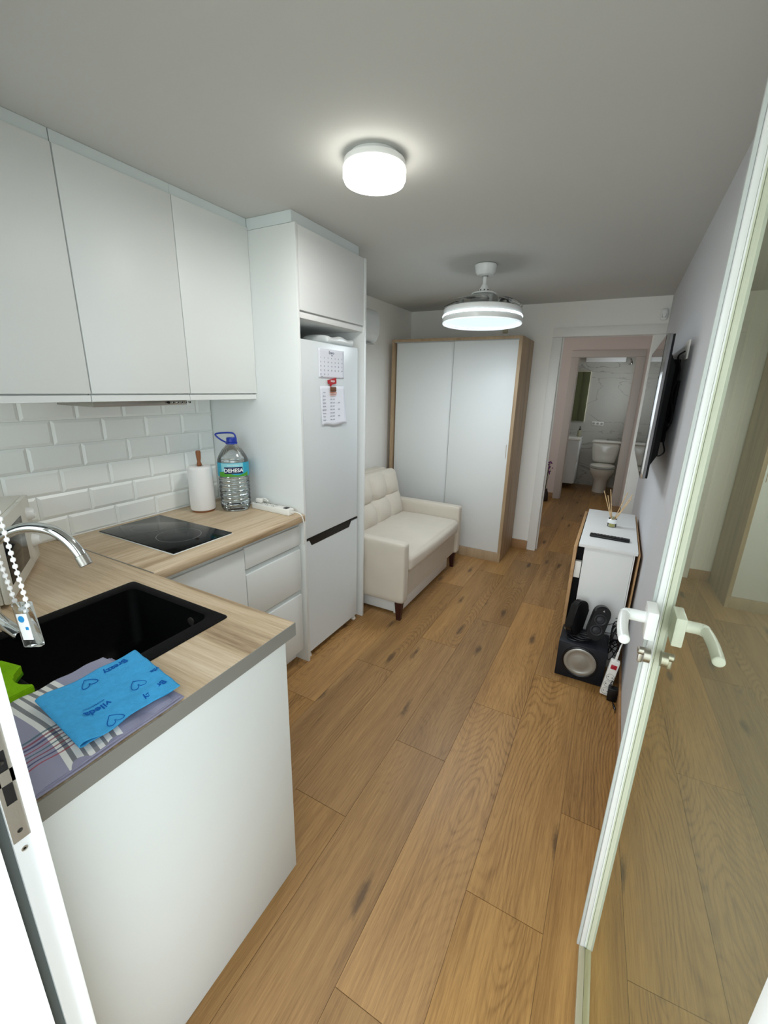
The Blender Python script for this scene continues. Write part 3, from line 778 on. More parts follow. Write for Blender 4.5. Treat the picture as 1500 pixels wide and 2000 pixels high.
# ---------------- tall fridge housing ----------------
FX = -1.388
t = thing('fridge_housing', 'tall white housing around the fridge with a flap cabinet on top', 'cabinet', (-1.7, 2.0, 0))
finish('side_panel', B(XL+.001, FX, 1.700, 1.716, 0, 2.250, bev=.0012), LACQ, t)
finish('side_panel', B(XL+.001, FX, 2.304, 2.322, 0, 2.250, bev=.0012), LACQ, t)
bm = bmesh.new(); box(bm, XL+.001, FX-.022, 1.7165, 2.3035, 1.866, 2.250); box(bm, FX-.024, FX-.012, 1.7165, 2.3035, 1.866, 1.892, bev=.001)
finish('top_cabinet', bm, LACQ2, t)
finish('flap_door', B(FX-.021, FX-.001, 1.7185, 2.292, 1.898, 2.246, bev=.0012), LACQ, t)
bm = bmesh.new(); box(bm, -1.676, FX-.02, 1.7005, 1.712, 2.2515, ZC-.001); box(bm, FX-.031, FX-.02, 1.7125, 2.268, 2.2515, ZC-.001)
finish('filler_strip', bm, FILLER, t)
# fridge
t = thing('fridge', 'white two door fridge freezer with black grip in the tall housing', 'fridge', (-1.7, 1.985, 0))
finish('cabinet', B(-1.99, -1.462, 1.726, 2.254, .035, 1.768, bev=.004), FRIDGE, t)
FY0, FY1, FFX = 1.722, 2.258, -1.404
u = finish('fridge_door', B(-1.460, FFX, FY0, FY1, .748, 1.775, bev=.006, seg=3), FRIDGE, t)
bm = bmesh.new()
prism(bm, [(-1.459, .035), (FFX, .035), (FFX, .738), (-1.459, .738)], 1, FY0, FY1)
bmesh.ops.bevel(bm, geom=list(bm.edges), offset=.004, segments=2, affect='EDGES')
finish('freezer_door', bm, FRIDGE, t)
bm = bmesh.new(); prism(bm, [(FY0+.001, .7475), (FY0+.001, .7385), (FY0+.035, .7385), (FY0+.055, .703), (FY1-.10, .703), (FY1-.075, .7385), (FY1-.001, .7385), (FY1-.001, .7475)], 0, -1.45, FFX+.0012)
finish('grip_recess', bm, BLK, t)
for yy in (1.75, 2.245):
    bm = bmesh.new(); lathe(bm, [(.016, 0), (.016, .012), (.010, .013), (.010, .036)], (-1.425, yy, 0), n=20); finish('foot', bm, SKTW, t)
# things on and above the fridge
def paperq(name, y0, y1, z0, z1, label, cat, curl=0.0, matl=PAPER, sk=0):
    t = thing(name, label, cat, (FFX, (y0+y1)/2, z0)); bm = bmesh.new(); n = 12; G = []
    for i in range(n+1):
        r = []
        for j in range(n+1):
            u, v = i/n, j/n; x = FFX+.0012+curl*(u**3)*(1-v*.5)+curl*.4*(1-v)**3
            r.append(bm.verts.new((x, y0+(y1-y0)*u+sk*(1-v), z0+(z1-z0)*v+curl*.5*math.sin(u*9)*(1-v)**6)))
        G.append(r)
    for i in range(n):
        for j in range(n): bm.faces.new((G[i][j], G[i+1][j], G[i+1][j+1], G[i][j+1]))
    o = finish('sheet', bm, matl, t); md = o.modifiers.new('t', 'SOLIDIFY'); md.thickness = .0006; md.offset = 1
    return t
def toface(y, z, x=None):
    x = FFX if x is None else x
    # text plane facing +X : text x -> +Y, text y -> +Z, normal +X
    return Matrix(((0, 0, 1, x), (1, 0, 0, y), (0, 1, 0, z), (0, 0, 0, 1)))
t = paperq('wall_calendar', 1.871, 2.105, 1.598, 1.744, 'white month calendar sheet at the top of the fridge door', 'calendar')
bm = bmesh.new(); merge(bm, text_bm('Enero', .020, .0001, True), toface(1.988, 1.727, FFX+.0022))
merge(bm, text_bm('2024', .007, .0001, True), toface(1.992, 1.7135, FFX+.0022))
merge(bm, text_bm('Notas', .006, .0001), toface(1.90, 1.606, FFX+.0022))
dn = 1
for r in range(5):
    for c in range(7):
        if dn <= 31 and (r > 0 or c >= 0): merge(bm, text_bm(str(dn), .0105, .0001), toface(1.890+c*.0325, 1.699-r*.0205, FFX+.0022)); dn += 1
finish('printed_dates', bm, INK, t, smooth=False)
t = paperq('paper_list', 1.880, 2.100, 1.350, 1.558, 'white printed timetable sheet with curling edge low on the fridge door', 'paper', .010, sk=.012)
bm = bmesh.new(); random.seed(5)
for r in range(9):
    z = 1.525-r*.018
    merge(bm, text_bm(['Lunes', 'Martes', 'Jueves', 'Viernes', 'Sabado', 'Domingo', 'Horario', 'Fiesta', 'Noche'][r], .0095, .0001), toface(1.912, z, FFX+.006))
    if r > 1: merge(bm, text_bm('10:00  12:30', .0085, .0001), toface(1.985, z, FFX+.0065))
    if r > 2 and r % 2: merge(bm, text_bm('16:00', .0085, .0001), toface(2.045, z, FFX+.0085))
finish('printed_lines', bm, INK, t, smooth=False)
t = thing('fridge_magnet', 'red speech bubble and burger shaped magnet between the fridge door papers', 'magnet', (FFX, 1.985, 1.52))
bm = bmesh.new(); prism(bm, [(1.945, 1.588), (2.02, 1.602), (2.022, 1.572), (1.985, 1.567), (1.968, 1.556), (1.966, 1.568), (1.950, 1.570)], 0, FFX+.003, FFX+.009); finish('speech_bubble', bm, RED, t)
bm = bmesh.new(); merge(bm, text_bm('FOOD', .013, .0002, True), toface(1.986, 1.583, FFX+.0095)); finish('bubble_lettering', bm, WHT, t, smooth=False)
bm = bmesh.new(); softbox(bm, (FFX+.008, 1.992, 1.542), (.004, .026, .013), .0039, n=8); finish('bun', bm, BURG, t)
bm = bmesh.new(); box(bm, FFX+.008, FFX+.0115, 1.960, 2.022, 1.520, 1.5245, bev=.001); box(bm, FFX+.008, FFX+.0112, 1.963, 2.018, 1.510, 1.513, bev=.001); finish('caption_bars', bm, ORNG, t)
bm = bmesh.new(); random.seed(3)
softbox(bm, (-1.50, 2.10, 1.7960), (.09, .13, .0195), .018, n=12, fn=lambda p, q: p+Vector((0, 0, .006*math.sin(40*p.y+20*p.x)*(q[2] > 0))))
tag(finish('plastic_bag', bm, mat('white_film', 'dfe4e4', .3), ang=70), 'crumpled white plastic bag lying on top of the fridge', 'bag')

# ---------------- air conditioner ----------------
t = thing('air_conditioner', 'white wall air conditioner half hidden behind the fridge housing', 'air conditioner', (-1.93, 2.9, 1.88))
bm = bmesh.new(); prof = [(XL+.001, 1.90), (-1.90, 1.895), (-1.855, 1.925), (-1.833, 1.965), (-1.828, 2.03), (-1.832, 2.10), (-1.845, 2.135), (-1.865, 2.148), (XL+.001, 2.148)]
prism(bm, prof, 1, 2.50, 3.275); bmesh.ops.bevel(bm, geom=[e for e in bm.edges if abs(e.verts[0].co.y-e.verts[1].co.y) < 1e-6], offset=.006, segments=3, affect='EDGES')
finish('casing', bm, LACQ, t, ang=50)
finish('air_flap', B(-1.895, -1.858, 2.54, 3.235, 1.8905, 1.8985, bev=.002, rot=None), GREYP, t)

# ---------------- wardrobe ----------------
t = thing('wardrobe', 'tall oak framed wardrobe with two white sliding doors in the corner', 'wardrobe', (-1.38, 4.0, 0))
WX0, WX1, WY0, WY1, WZ = -1.975, -.785, 3.78, 4.275, 1.985
finish('side_panel', B(WX0, WX0+.022, WY0, WY1, 0, WZ, bev=.001), OAKP, t)
finish('side_panel', B(WX1-.022, WX1, WY0, WY1, 0, WZ, bev=.001), OAKP, t)
finish('top_panel', B(WX0+.022, WX1-.022, WY0, WY1, WZ-.022, WZ, bev=.001), OAKP, t)
finish('plinth', B(WX0+.022, WX1-.022, WY0+.006, WY0+.03, 0, .092, bev=.001), OAKP, t)
finish('back_panel', B(WX0+.022, WX1-.022, WY1-.01, WY1, 0, WZ-.022), LACQ2, t)
finish('sliding_rail', B(WX0+.022, WX1-.022, WY0+.01, WY0+.06, WZ-.03, WZ-.022), GREYP, t); finish('sliding_rail', B(WX0+.022, WX1-.022, WY0+.031, WY0+.075, .07, .092), GREYP, t)
d1 = finish('sliding_door', B(WX0+.034, -1.350, WY0+.036, WY0+.052, .0935, WZ-.030, bev=.001), LACQ, t)
d2 = finish('sliding_door', B(-1.366, WX1-.030, WY0+.012, WY0+.028, .0935, WZ-.030, bev=.001), LACQ, t)
finish('edge_profile', B(WX1-.030, WX1-.0225, WY0+.010, WY0+.030, .0935, WZ-.031), OAKP, d2)
finish('joint_shade_line', B(-1.3675, -1.3662, WY0+.010, WY0+.030, .0935, WZ-.031), GREYP, d2)  # grey strip painting the shaded gap line between the doors
finish('grip', B(WX1-.048, WX1-.044, WY0+.009, WY0+.0125, .98, 1.10, bev=.001), OAKP, d2)

# ---------------- sofa ----------------
t = thing('sofa', 'cream upholstered two seat sofa with tufted back cushion and dark legs', 'sofa', (-1.55, 2.95, 0))
SY, EY = 2.352, 3.522
finish('base_frame', B(-1.98, -1.125, SY+.07, EY-.07, .145, .345, bev=.012, seg=3), FABR, t)
for a, b in ((SY, SY+.082), (EY-.082, EY)):
    bm = bmesh.new(); softbox(bm, ((-1.98-1.100)/2, (a+b)/2, .358), (.44, .041, .216), .018, (0.004, .006, .004), 16); finish('armrest', bm, FABR, t, ang=70)
bm = bmesh.new(); softbox(bm, (-1.915, (SY+EY)/2, .50), (.07, (EY-SY)/2-.005, .34), .035, (.01, 0, .006), 16); finish('back_frame', bm, FABR, t, ang=70)
def seatfn(p, q):
    if q[2] > 0:
        for ty in (-.26, .0, .26):
            for tx in (.0,): p.z -= .010*math.exp(-((p.y-ty)**2+(p.x-tx)**2)/.0014)
        p.z += .004*math.sin(p.y*15+p.x*8)*(1-q[0]**2)
    return p
bm = bmesh.new(); softbox(bm, (-1.455, (SY+EY)/2, .405), (.365, (EY-SY)/2-.085, .062), .040, (.012, .003, .018), 40, seatfn); finish('seat_cushion', bm, FABR, t, ang=80)
HY = (EY-SY)/2-.09
def backfn(p, q):
    if q[0] > 0:
        d = 0
        for ly in (-HY*.5, 0, HY*.5): d += .013*math.exp(-abs(p.y-ly)/.011)
        d += .013*math.exp(-abs(p.z)/.011)*1.0
        pill = abs(math.sin(PI*(p.y/HY)*2)) * abs(math.cos(PI*(p.z/.21-1)*.5*2+PI/2)) 
        p.x += .030*pill*(1-q[1]**6)*(1-q[2]**6)-min(d, .02)*(1-q[1]**8)*(1-q[2]**8)
        for ly in (-HY*.5, 0, HY*.5): p.x -= .030*math.exp(-((p.y-ly)**2+p.z**2)/.0018)
    return p
bm = bmesh.new(); softbox(bm, (-1.735, (SY+EY)/2, .640), (.070, HY, .215), .045, (.015, .004, .008), 64, backfn, Matrix.Rotation(-math.radians(14), 3, 'Y')); finish('back_cushion', bm, FABR, t, ang=80)
for x, y in ((-1.146, SY+.045), (-1.146, EY-.045), (-1.93, SY+.045), (-1.93, EY-.045)):
    bm = bmesh.new(); lathe(bm, [(.021, 0), (.022, .01), (.037, .150)], (x, y, .0003), n=4); bmesh.ops.rotate(bm, verts=bm.verts, cent=(x, y, 0), matrix=Matrix.Rotation(PI/4, 3, 'Z')); bmesh.ops.bevel(bm, geom=list(bm.edges), offset=.002, segments=2, affect='EDGES'); finish('leg', bm, DWOOD, t)
bm = bmesh.new(); box(bm, -1.90, -1.172, 2.455, 2.473, .012, .125, bev=.002); box(bm, -1.90, -1.172, 3.397, 3.415, .012, .125, bev=.002); box(bm, -1.190, -1.172, 2.473, 3.397, .012, .125, bev=.002)
for y in (2.47, 3.40): box(bm, -1.22, -1.18, y-.01, y+.01, 0, .014)
tag(finish('underbed_frame', bm, LACQ2), 'low white storage frame tucked under the cream sofa', 'drawer')

# ---------------- ceiling lamp and fan ----------------
t = thing('ceiling_lamp', 'round glowing white ceiling lamp near the wall cabinets', 'ceiling lamp', (-.855, 1.475, 2.215))
LC = (-.855, 1.475, 0)
bm = bmesh.new(); lathe(bm, [(.085, 2.2995), (.085, 2.288), (.103, 2.284), (.105, 2.268), (.104, 2.266)], LC, n=64); finish('mounting_plate', bm, PVC, t)
bm = bmesh.new(); lathe(bm, [(.104, 2.266), (.106, 2.262), (.106, 2.235), (.101, 2.224), (.090, 2.220)], LC, n=64); finish('lamp_shade', bm, LAMPW, t, ang=50)
l = bpy.data.lights.new('lamp_light', 'AREA'); l.shape = 'DISK'; l.size = .2; l.energy = 4.2; l.color = (1, .99, .97)
o = bpy.data.objects.new('lamp_light', l); o.location = (-.855, 1.475, 2.217); COL.objects.link(o)
FC = Vector((-.868, 2.885, 0))
t = thing('ceiling_fan', 'white ceiling fan lamp with glowing ring and clear folded blades', 'ceiling fan', (FC.x, FC.y, 1.93))
vd = Vector((FC.x, FC.y, 0)).normalized()
TILT = Matrix.Translation(FC+Vector((0, 0, 2.15))) @ Matrix.Rotation(math.radians(-1.5), 4, Vector((vd.y, -vd.x, 0))) @ Matrix.Translation(-FC-Vector((0, 0, 2.15)))
def lz(name, prof, m, par=t, n=72, ang=40, caps=True, tilt=True):
    bm = bmesh.new(); lathe(bm, prof, FC, n=n, caps=caps)
    if tilt: bmesh.ops.transform(bm, matrix=TILT, verts=bm.verts)
    return finish(name, bm, m, par, ang=ang)
lz('canopy', [(.060, 2.299), (.068, 2.294), (.068, 2.288), (.060, 2.250), (.050, 2.238), (.018, 2.235)], PVC, tilt=False)
lz('rod_collar', [(.019, 2.240), (.019, 2.230), (.013, 2.229)], GREYP, tilt=False)
lz('down_rod', [(.0125, 2.234), (.0125, 2.180)], PVC, tilt=False)
lz('motor_cone', [(.014, 2.190), (.017, 2.184), (.027, 2.165), (.036, 2.152), (.040, 2.144), (.072, 2.139), (.078, 2.133), (.076, 2.128)], PVC)
lz('motor_housing', [(.072, 2.128), (.085, 2.118), (.085, 2.045)], GREYP)
for k in range(10):
    a = 2*PI*k/10; bm = bmesh.new(); lathe(bm, [(.0042, 0), (.0042, .003)], FC+Vector((.0365*math.cos(a), .0365*math.sin(a), 2.150)), (math.cos(a), math.sin(a), .6), 8); bmesh.ops.transform(bm, matrix=TILT, verts=bm.verts); finish('vent_hole', bm, BLK, t)
lz('drum_upper', [(.08, 2.044), (.236, 2.044), (.242, 2.040), (.244, 2.034), (.244, 2.0045), (.236, 2.0035)], PVC)
lz('light_ring', [(.238, 2.0033), (.247, 2.0025), (.2495, 1.999), (.2485, 1.9955), (.238, 1.9948)], LAMPF)
lz('drum_lower', [(.238, 1.9946), (.247, 1.994), (.249, 1.978), (.248, 1.964), (.244, 1.961), (.234, 1.962), (.233, 1.975)], PVC, caps=False)
lz('lower_trim_ring', [(.2425, 1.9608), (.2480, 1.959), (.2465, 1.955), (.2405, 1.955), (.2395, 1.960)], mat('fan_trim', 'f2f4f4', .3, emit='e8f6ff', es=.45), caps=False)
lz('light_panel', [(.232, 1.972), (.232, 1.9675), (.001, 1.967)], LAMPP, ang=80)
l = bpy.data.lights.new('fan_light', 'AREA'); l.shape = 'DISK'; l.size = .46; l.energy = 7.6; l.color = (.86, .94, 1)
o = bpy.data.objects.new('fan_light', l); o.location = (FC.x, FC.y, 1.945); COL.objects.link(o)
for k in range(4):
    a0 = PI/2*k+.5; bm = bmesh.new(); R1 = []; n = 20
    for i in range(n+1):
        s = i/n; a = a0+s*1.5
        rin, rout = .095+.07*s, .175+.068*math.sin(PI/2*min(1, s*1.4)); row = []
        for q in range(5):
            rr = rin+(rout-rin)*q/4; z = 2.128-.058*(rr/.243)**2.2-.012*s
            row.append(bm.verts.new(FC+Vector((rr*math.cos(a), rr*math.sin(a), z))))
        R1.append(row)
    for p, q in zip(R1, R1[1:]):
        for j in range(4): bm.faces.new((p[j], q[j], q[j+1], p[j+1]))
    bmesh.ops.transform(bm, matrix=TILT, verts=bm.verts)
    o = finish('blade', bm, BLADE, t, ang=80); md = o.modifiers.new('t', 'SOLIDIFY'); md.thickness = .003
    bm = bmesh.new(); p = FC+Vector((.14*math.cos(a0+.1), .14*math.sin(a0+.1), 2.046)); lathe(bm, [(.014, 0), (.014, .058), (.010, .060)], p, n=16); bmesh.ops.transform(bm, matrix=TILT, verts=bm.verts); finish('blade_pivot', bm, GREYP, t)

# ---------------- far wall bits ----------------
bm = bmesh.new(); softbox(bm, (.185, YB-.018, 2.160), (.026, .0175, .042), .016, (0, .003, 0), 10); s = thing('alarm_sensor', 'small white motion sensor on the far wall beside the doorway top corner', 'sensor', (.185, YB-.018, 2.118)); finish('housing', bm, PVC, s, ang=70)
finish('lens', B(.170, .200, YB-.0375, YB-.0345, 2.135, 2.165, bev=.001), GREYP, s)
tag(finish('wall_box', B(-1.08, -1.035, YB-.03, YB-.0005, 2.065, 2.115, bev=.006), CREAMB), 'tiny cream box on the far wall above the wardrobe', 'junction box')

# ---------------- television ----------------
t = thing('television', 'large flat black television on the right wall above the folded table', 'television', (.14, 2.8, 1.19))
TX, TY0, TY1, TZ0, TZ1 = .119, 2.20, 3.32, 1.192, 1.797
bm = bmesh.new(); box(bm, TX, TX+.022, TY0, TY1, TZ0, TZ1, bev=.003); fr_ = finish('bezel', bm, BEZEL, t)
finish('screen', B(TX-.0015, TX+.001, TY0+.006, TY1-.006, TZ0+.010, TZ1-.008), SCREEN, t)
bm = bmesh.new(); vs = prism(bm, [(TY0+.002, TZ0+.002), (TY1-.002, TZ0+.002), (TY1-.002, TZ1-.002), (TY0+.002, TZ1-.002)], 0, TX+.0225, TX+.030)
prism(bm, [(TY0+.04, TZ0+.05), (TY1-.04, TZ0+.05), (TY1-.04, TZ1-.07), (TY0+.04, TZ1-.07)], 0, TX+.029, TX+.058)
for v in bm.verts:
    if v.co.x > TX+.05: v.co.y += .05*(1 if v.co.y < 2.7 else -1); v.co.z += .05*(1 if v.co.z < 1.5 else -1)
finish('rear_cover', bm, BLKM, t)
bm = bmesh.new(); box(bm, TX+.056, XR-.006, 2.60, 2.64, 1.32, 1.72, bev=.002); box(bm, TX+.056, XR-.006, 2.92, 2.96, 1.32, 1.72, bev=.002); box(bm, XR-.012, XR-.0005, 2.5, 3.05, 1.42, 1.62, bev=.002); finish('wall_bracket', bm, BLKM, t)
t2 = thing('wall_socket', 'white double wall socket behind the television', 'socket', (XR, 2.46, 1.70))
finish('face_plate', B(XR-.008, XR-.0004, 2.40, 2.52, 1.71, 1.79, bev=.002), SKTW, t2)
bm = bmesh.new()
for yy in (2.43, 2.485): lathe(bm, [(.021, 0), (.019, .003), (.016, .003)], (XR-.008, yy, 1.75), (-1, 0, 0), 20)
finish('socket_ring', bm, SKTW, t2)
bm = bmesh.new(); tube(bm, smooth_path([(XR-.012, 2.43, 1.745), (XR-.035, 2.43, 1.72), (XR-.02, 2.40, 1.66), (XR-.03, 2.42, 1.55), (XR-.016, 2.36, 1.45), (XR-.03, 2.41, 1.36), (XR-.02, 2.36, 1.30), (XR-.04, 2.45, 1.27), (XR-.06, 2.52, 1.33)], 7), .0035, 8)
tag(finish('cable', bm, BLK), 'black cable dangling on the right wall behind the television', 'cable')

# ---------------- folded table and what stands on it ----------------
t = thing('drop_leaf_table', 'white gateleg table with oak edged leaves folded down by the right wall', 'table', (.06, 2.95, 0))
GZ = .735
bm = bmesh.new(); box(bm, -.093, .2, 2.525, 3.375, GZ-.018, GZ, bev=.0015); finish('tabletop', bm, LACQ2, t)
bm = bmesh.new(); box(bm, -.062, .182, 2.54, 2.556, .0, GZ-.019, bev=.001); box(bm, -.062, .182, 3.34, 3.356, .0, GZ-.019, bev=.001); box(bm, .03, .046, 2.556, 3.34, .1, GZ-.019)
finish('end_frames', bm, LACQ2, t)
finish('panel_edge_strip', B(.183, .189, 2.536, 2.556, .02, GZ-.019), LACQ2, t)
LW = mat('leaf_white', 'c9c9c4', .5)
def leaf(x0, x1, z0, z1):
    bm = bmesh.new(); box(bm, x0, x1, 2.527, 3.373, z0, z1, bev=.001); return finish('folding_leaf', bm, OAKT, t)
leaf(-.117, -.100, .13, GZ-.021)
leaf(.2035, .2115, .13, GZ-.010)
bm = bmesh.new(); box(bm, -.099, -.063, 2.60, 3.33, .12, .68); finish('gap_shade', bm, BLKM, t)  # black block filling the gap behind the leaf, stands in for its shade
finish('gate_leg', B(-.098, -.066, 2.545, 2.575, .52, .62, bev=.001), SKTW, t)
# reed diffuser
dc = Vector((.060, 2.98, GZ))
t = thing('reed_diffuser', 'small glass reed diffuser with white label on the folded table', 'diffuser', tuple(dc))
bm = bmesh.new(); lathe(bm, [(.024, .0005), (.0265, .003), (.0265, .050), (.022, .056), (.015, .059), (.015, .066), (.013, .066), (.013, .058), (.020, .053), (.0245, .048), (.0245, .004), (.001, .003)], dc, n=32, caps=False); finish('glass_jar', bm, clearish('jar_glass', (.97, .97, .9), (1, 1, 1), 1.45, .02, .04), t, ang=60)
bm = bmesh.new(); lathe(bm, [(.0235, .004), (.0240, .006), (.0240, .028)], dc, n=32); finish('oil', bm, mat('oil_yellow', 'c9c46a', .15), t)
bm = bmesh.new(); lathe(bm, [(.0268, .026), (.0272, .027), (.0272, .052), (.0262, .053)], dc, n=32, caps=False); finish('paper_label', bm, WHT, t)
for dx, dy, h in ((-.075, 0, .225), (-.040, .02, .235), (-.050, -.03, .205), (.055, .02, .225), (.082, 0, .22), (.080, -.035, .205)):
    bm = bmesh.new(); tube(bm, [dc+Vector((-dx*.08, -dy*.08, .006)), dc+Vector((dx, dy, h))], .0024, 7); finish('reed', bm, REED, t)
t = thing('remote_control', 'long black remote control lying across the folded table', 'remote', (.055, 2.70, GZ))
Rr = Matrix.Translation((.055, 2.705, GZ+.0002)) @ Matrix.Rotation(-.04, 4, 'Z')
bm = bmesh.new(); box(bm, -.105, .105, -.022, .022, 0, .016, bev=.006, seg=3, rot=Rr); bd = finish('body', bm, BLK, t)
bm = bmesh.new()
for i in range(9):
    for j in range(3): box(bm, -.085+i*.018, -.075+i*.018, -.014+j*.0105, -.0075+j*.0105, .0155, .0178, bev=.0008, rot=Rr)
b_ = finish('buttons', bm, mat('grey_buttons', '3a3b3e', .5), t)

# ---------------- speakers, power strip, cables on the floor ----------------
t = thing('subwoofer', 'square black subwoofer with silver cone on the floor by the folded table', 'subwoofer', (.02, 2.42, 0))
bm = bmesh.new(); box(bm, -.107, .138, 2.323, 2.52, .002, .219, bev=.003); finish('cabinet', bm, DKBLUE, t)
sc = Vector((.012, 2.322, .118))
bm = bmesh.new(); lathe(bm, [(.093, 0), (.093, .004), (.088, .006), (.083, .004)], sc, (0, -1, 0), 48, caps=False); finish('cone_surround', bm, BLK, t)
bm = bmesh.new(); lathe(bm, [(.083, .003), (.079, .006), (.064, .003), (.058, .0005), (.040, .004), (.001, .006)], sc, (0, -1, 0), 48, caps=False); finish('cone', bm, SILVER, t, ang=50)
def speaker(label, c, tilt, yawr, drivers, roll=0):
    t = thing('speaker', label, 'speaker', tuple(c))
    Rm = Matrix.Translation(c) @ Matrix.Rotation(yawr, 4, 'Z') @ Matrix.Rotation(roll, 4, 'Y') @ Matrix.Rotation(tilt, 4, 'X')
    bm = bmesh.new(); w, h = .042, .20; poly = []
    for cx, cz_, a0 in ((0, h-w, 0), (0, w, PI)):
        for k in range(13): poly.append((cx+w*math.cos(a0+k*PI/12), cz_+w*math.sin(a0+k*PI/12)*(1 if a0 == 0 else 1)))
    vs = prism(bm, poly, 1, -.026, .026); bmesh.ops.bevel(bm, geom=[e for e in bm.edges if abs(e.verts[0].co.y-e.verts[1].co.y) < 1e-6], offset=.006, segments=2, affect='EDGES')
    bmesh.ops.transform(bm, matrix=Rm, verts=bm.verts); finish('housing', bm, BLK, t, ang=45)
    if drivers:
        ax = Rm.to_3x3() @ Vector((0, -1, 0))
        for zz in (.062, .124):
            bm = bmesh.new(); lathe(bm, [(.031, 0), (.031, .003), (.028, .0035), (.024, 0), (.019, -.002), (.018, .001), (.008, .003), (.001, .004)], Rm @ Vector((0, -.026, zz)), ax, 32, caps=False); finish('driver', bm, mat('driver_grey', '2e2f33', .45), t)
        bm = bmesh.new(); prism(bm, [(-.005, .173), (.005, .173), (0, .183)], 1, -.0285, -.0255); bmesh.ops.transform(bm, matrix=Rm, verts=bm.verts); finish('badge', bm, CHROME, t)
    bm = bmesh.new(); tube(bm, [Rm @ Vector((0, .02, .05)), Rm @ Vector((0, .05, .012))], .009, 12); finish('stand_arm', bm, STEEL, t)
    return t
speaker('black satellite speaker showing two round drivers, leaning on the subwoofer', Vector((.050, 2.40, .236)), -.20, .12, True, .22)
speaker('black satellite speaker turned away beside the one showing its drivers', Vector((-.055, 2.40, .236)), -.22, .75, False, .42)
bm = bmesh.new(); random.seed(11)
for k in range(4):
    cx, cy = -.03+.02*k, 2.375+.01*k
    pts = [(cx+.045*math.cos(a)*(1+.25*random.random()), cy+.022*math.sin(a)*(1+.3*random.random()), .226+.006*k+.006*random.random()) for a in [2*PI*i/9 for i in range(9)]]
    tube(bm, smooth_path(pts+[pts[0]], 4), .003, 6)
tag(finish('speaker_cable', bm, BLK), 'coiled black speaker cable on top of the subwoofer', 'cable')
bm = bmesh.new(); random.seed(21)
for k in range(6):
    pts = []; c0 = Vector((.172, 2.50, .28+.01*k))
    for i in range(14):
        a = i*.9+k; q = c0+Vector((.028*math.cos(a), .07*math.sin(a*1.1+k), -.012*i+.03*math.sin(a*1.7)))
        q.x = max(.145, min(.198, q.x)); q.z = max(.012, q.z); q.y = max(2.36, min(2.52, q.y)); pts.append(q)
    tube(bm, smooth_path(pts, 5), .0025, 6)
for pts in ([(.10, 2.47, .30), (.118, 2.40, .345), (.15, 2.42, .35), (.19, 2.44, .32), (.18, 2.46, .28)], [(.10, 2.44, .28), (.112, 2.38, .305), (.15, 2.40, .30), (.195, 2.41, .29)], [(.11, 2.40, .25), (.13, 2.37, .24), (.17, 2.38, .21), (.19, 2.40, .18)], [(.145, 2.36, .28), (.16, 2.37, .33), (.185, 2.39, .30), (.18, 2.37, .22), (.16, 2.36, .21)]):
    tube(bm, smooth_path(pts, 8), .0022, 6)
tag(finish('cable_tangle', bm, BLK), 'tangle of thin black cables beside the subwoofer at the wall', 'cable')
Rs = Matrix.Rotation(math.radians(-12), 4, 'X')
# strip stands on its end against the cable tangle: local x -> up
loc = Vector((.152, 2.285, .001))
Rst = Matrix(((0, 1, 0, 0), (0, 0, -1, 0), (-1, 0, 0, 0), (0, 0, 0, 1)))
Rst = Matrix.Rotation(.13, 4, 'Y') @ Matrix.Rotation(-.10, 4, 'X') @ Matrix(((0, -1, 0, 0), (0, 0, -1, 0), (1, 0, 0, 0), (0, 0, 0, 1)))
L = .205
t, Rm = strip('power_strip', 'white power strip with red switch standing upright beside the subwoofer', tuple(loc+Vector((0, 0, 0))), Matrix.Translation((.012, .012, L/2+.002)) @ Rst, L, 3, w=.044, h=.034, sw=REDSW)
bm = bmesh.new(); e = Rm @ Vector((L/2, 0, .017)); tube(bm, smooth_path([e, e+Vector((.004, .004, .035)), e+Vector((.012, .03, .07)), e+Vector((.02, .08, .06))], 6), [.006]*8+[.0035]*11, 8); finish('power_cord', bm, SKTW, t)
t = thing('power_adapter', 'small black power adapter on the floor below the upright power strip', 'adapter', (.185, 2.235, 0))
bm = bmesh.new(); box(bm, .165, .209, 2.225, 2.262, .0, .075, bev=.004); finish('brick', bm, BLK, t)
bm = bmesh.new(); tube(bm, smooth_path([(.18, 2.235, .074), (.172, 2.24, .095), (.178, 2.25, .105), (.185, 2.26, .095)], 5), .0025, 6)
tube(bm, smooth_path([(.19, 2.228, .01), (.198, 2.20, .006), (.205, 2.17, .005), (.207, 2.14, .004)], 5), [.003]*6+[.006]*5+[.002]*5, 8); finish('cord', bm, BLK, t)

# ---------------- entrance: left jamb and glazed door ----------------
j = thing('door_1', 'white entrance door frame', 'door frame', (-.62, .12, 0)); j['kind'] = 'structure'
bm = bmesh.new()
box(bm, -.66, -.600, .0, .122, 0, 2.16); box(bm, -.66, -.606, .122, .134, 0, 2.16, mi=1); box(bm, -.66, -.601, .134, .1535, 0, 2.16, mi=2)
box(bm, -.66, -.5955, .1535, .1655, 0, 2.16, bev=.001)
box(bm, -.60, XR-.002, .0, .165, 2.10, 2.16); box(bm, .185, XR-.001, .0, .165, 0, 2.10)
finish('frame', bm, [PVC, GASK, mat('pvc_recess', 'cfd1d1', .3, metal=.2)], j)
sp = bmesh.new()
ys0, ys1 = .1345, .153
box(sp, -.6012, -.5995, ys0, ys1, 1.125, 1.19); box(sp, -.6012, -.5995, ys0, ys1, .985, 1.045); box(sp, -.6012, -.5995, ys0, ys1, 1.075, 1.095)
box(sp, -.6012, -.5995, ys0, ys0+.004, 1.045, 1.125); box(sp, -.6012, -.5995, ys1-.0035, ys1, 1.045, 1.125)
k = finish('strike_plate', sp, STEEL, j)
bm = bmesh.new(); box(bm, -.6018, -.6006, ys0+.003, ys1-.002, 1.045, 1.125)
finish('latch_recess', bm, BLK, k)
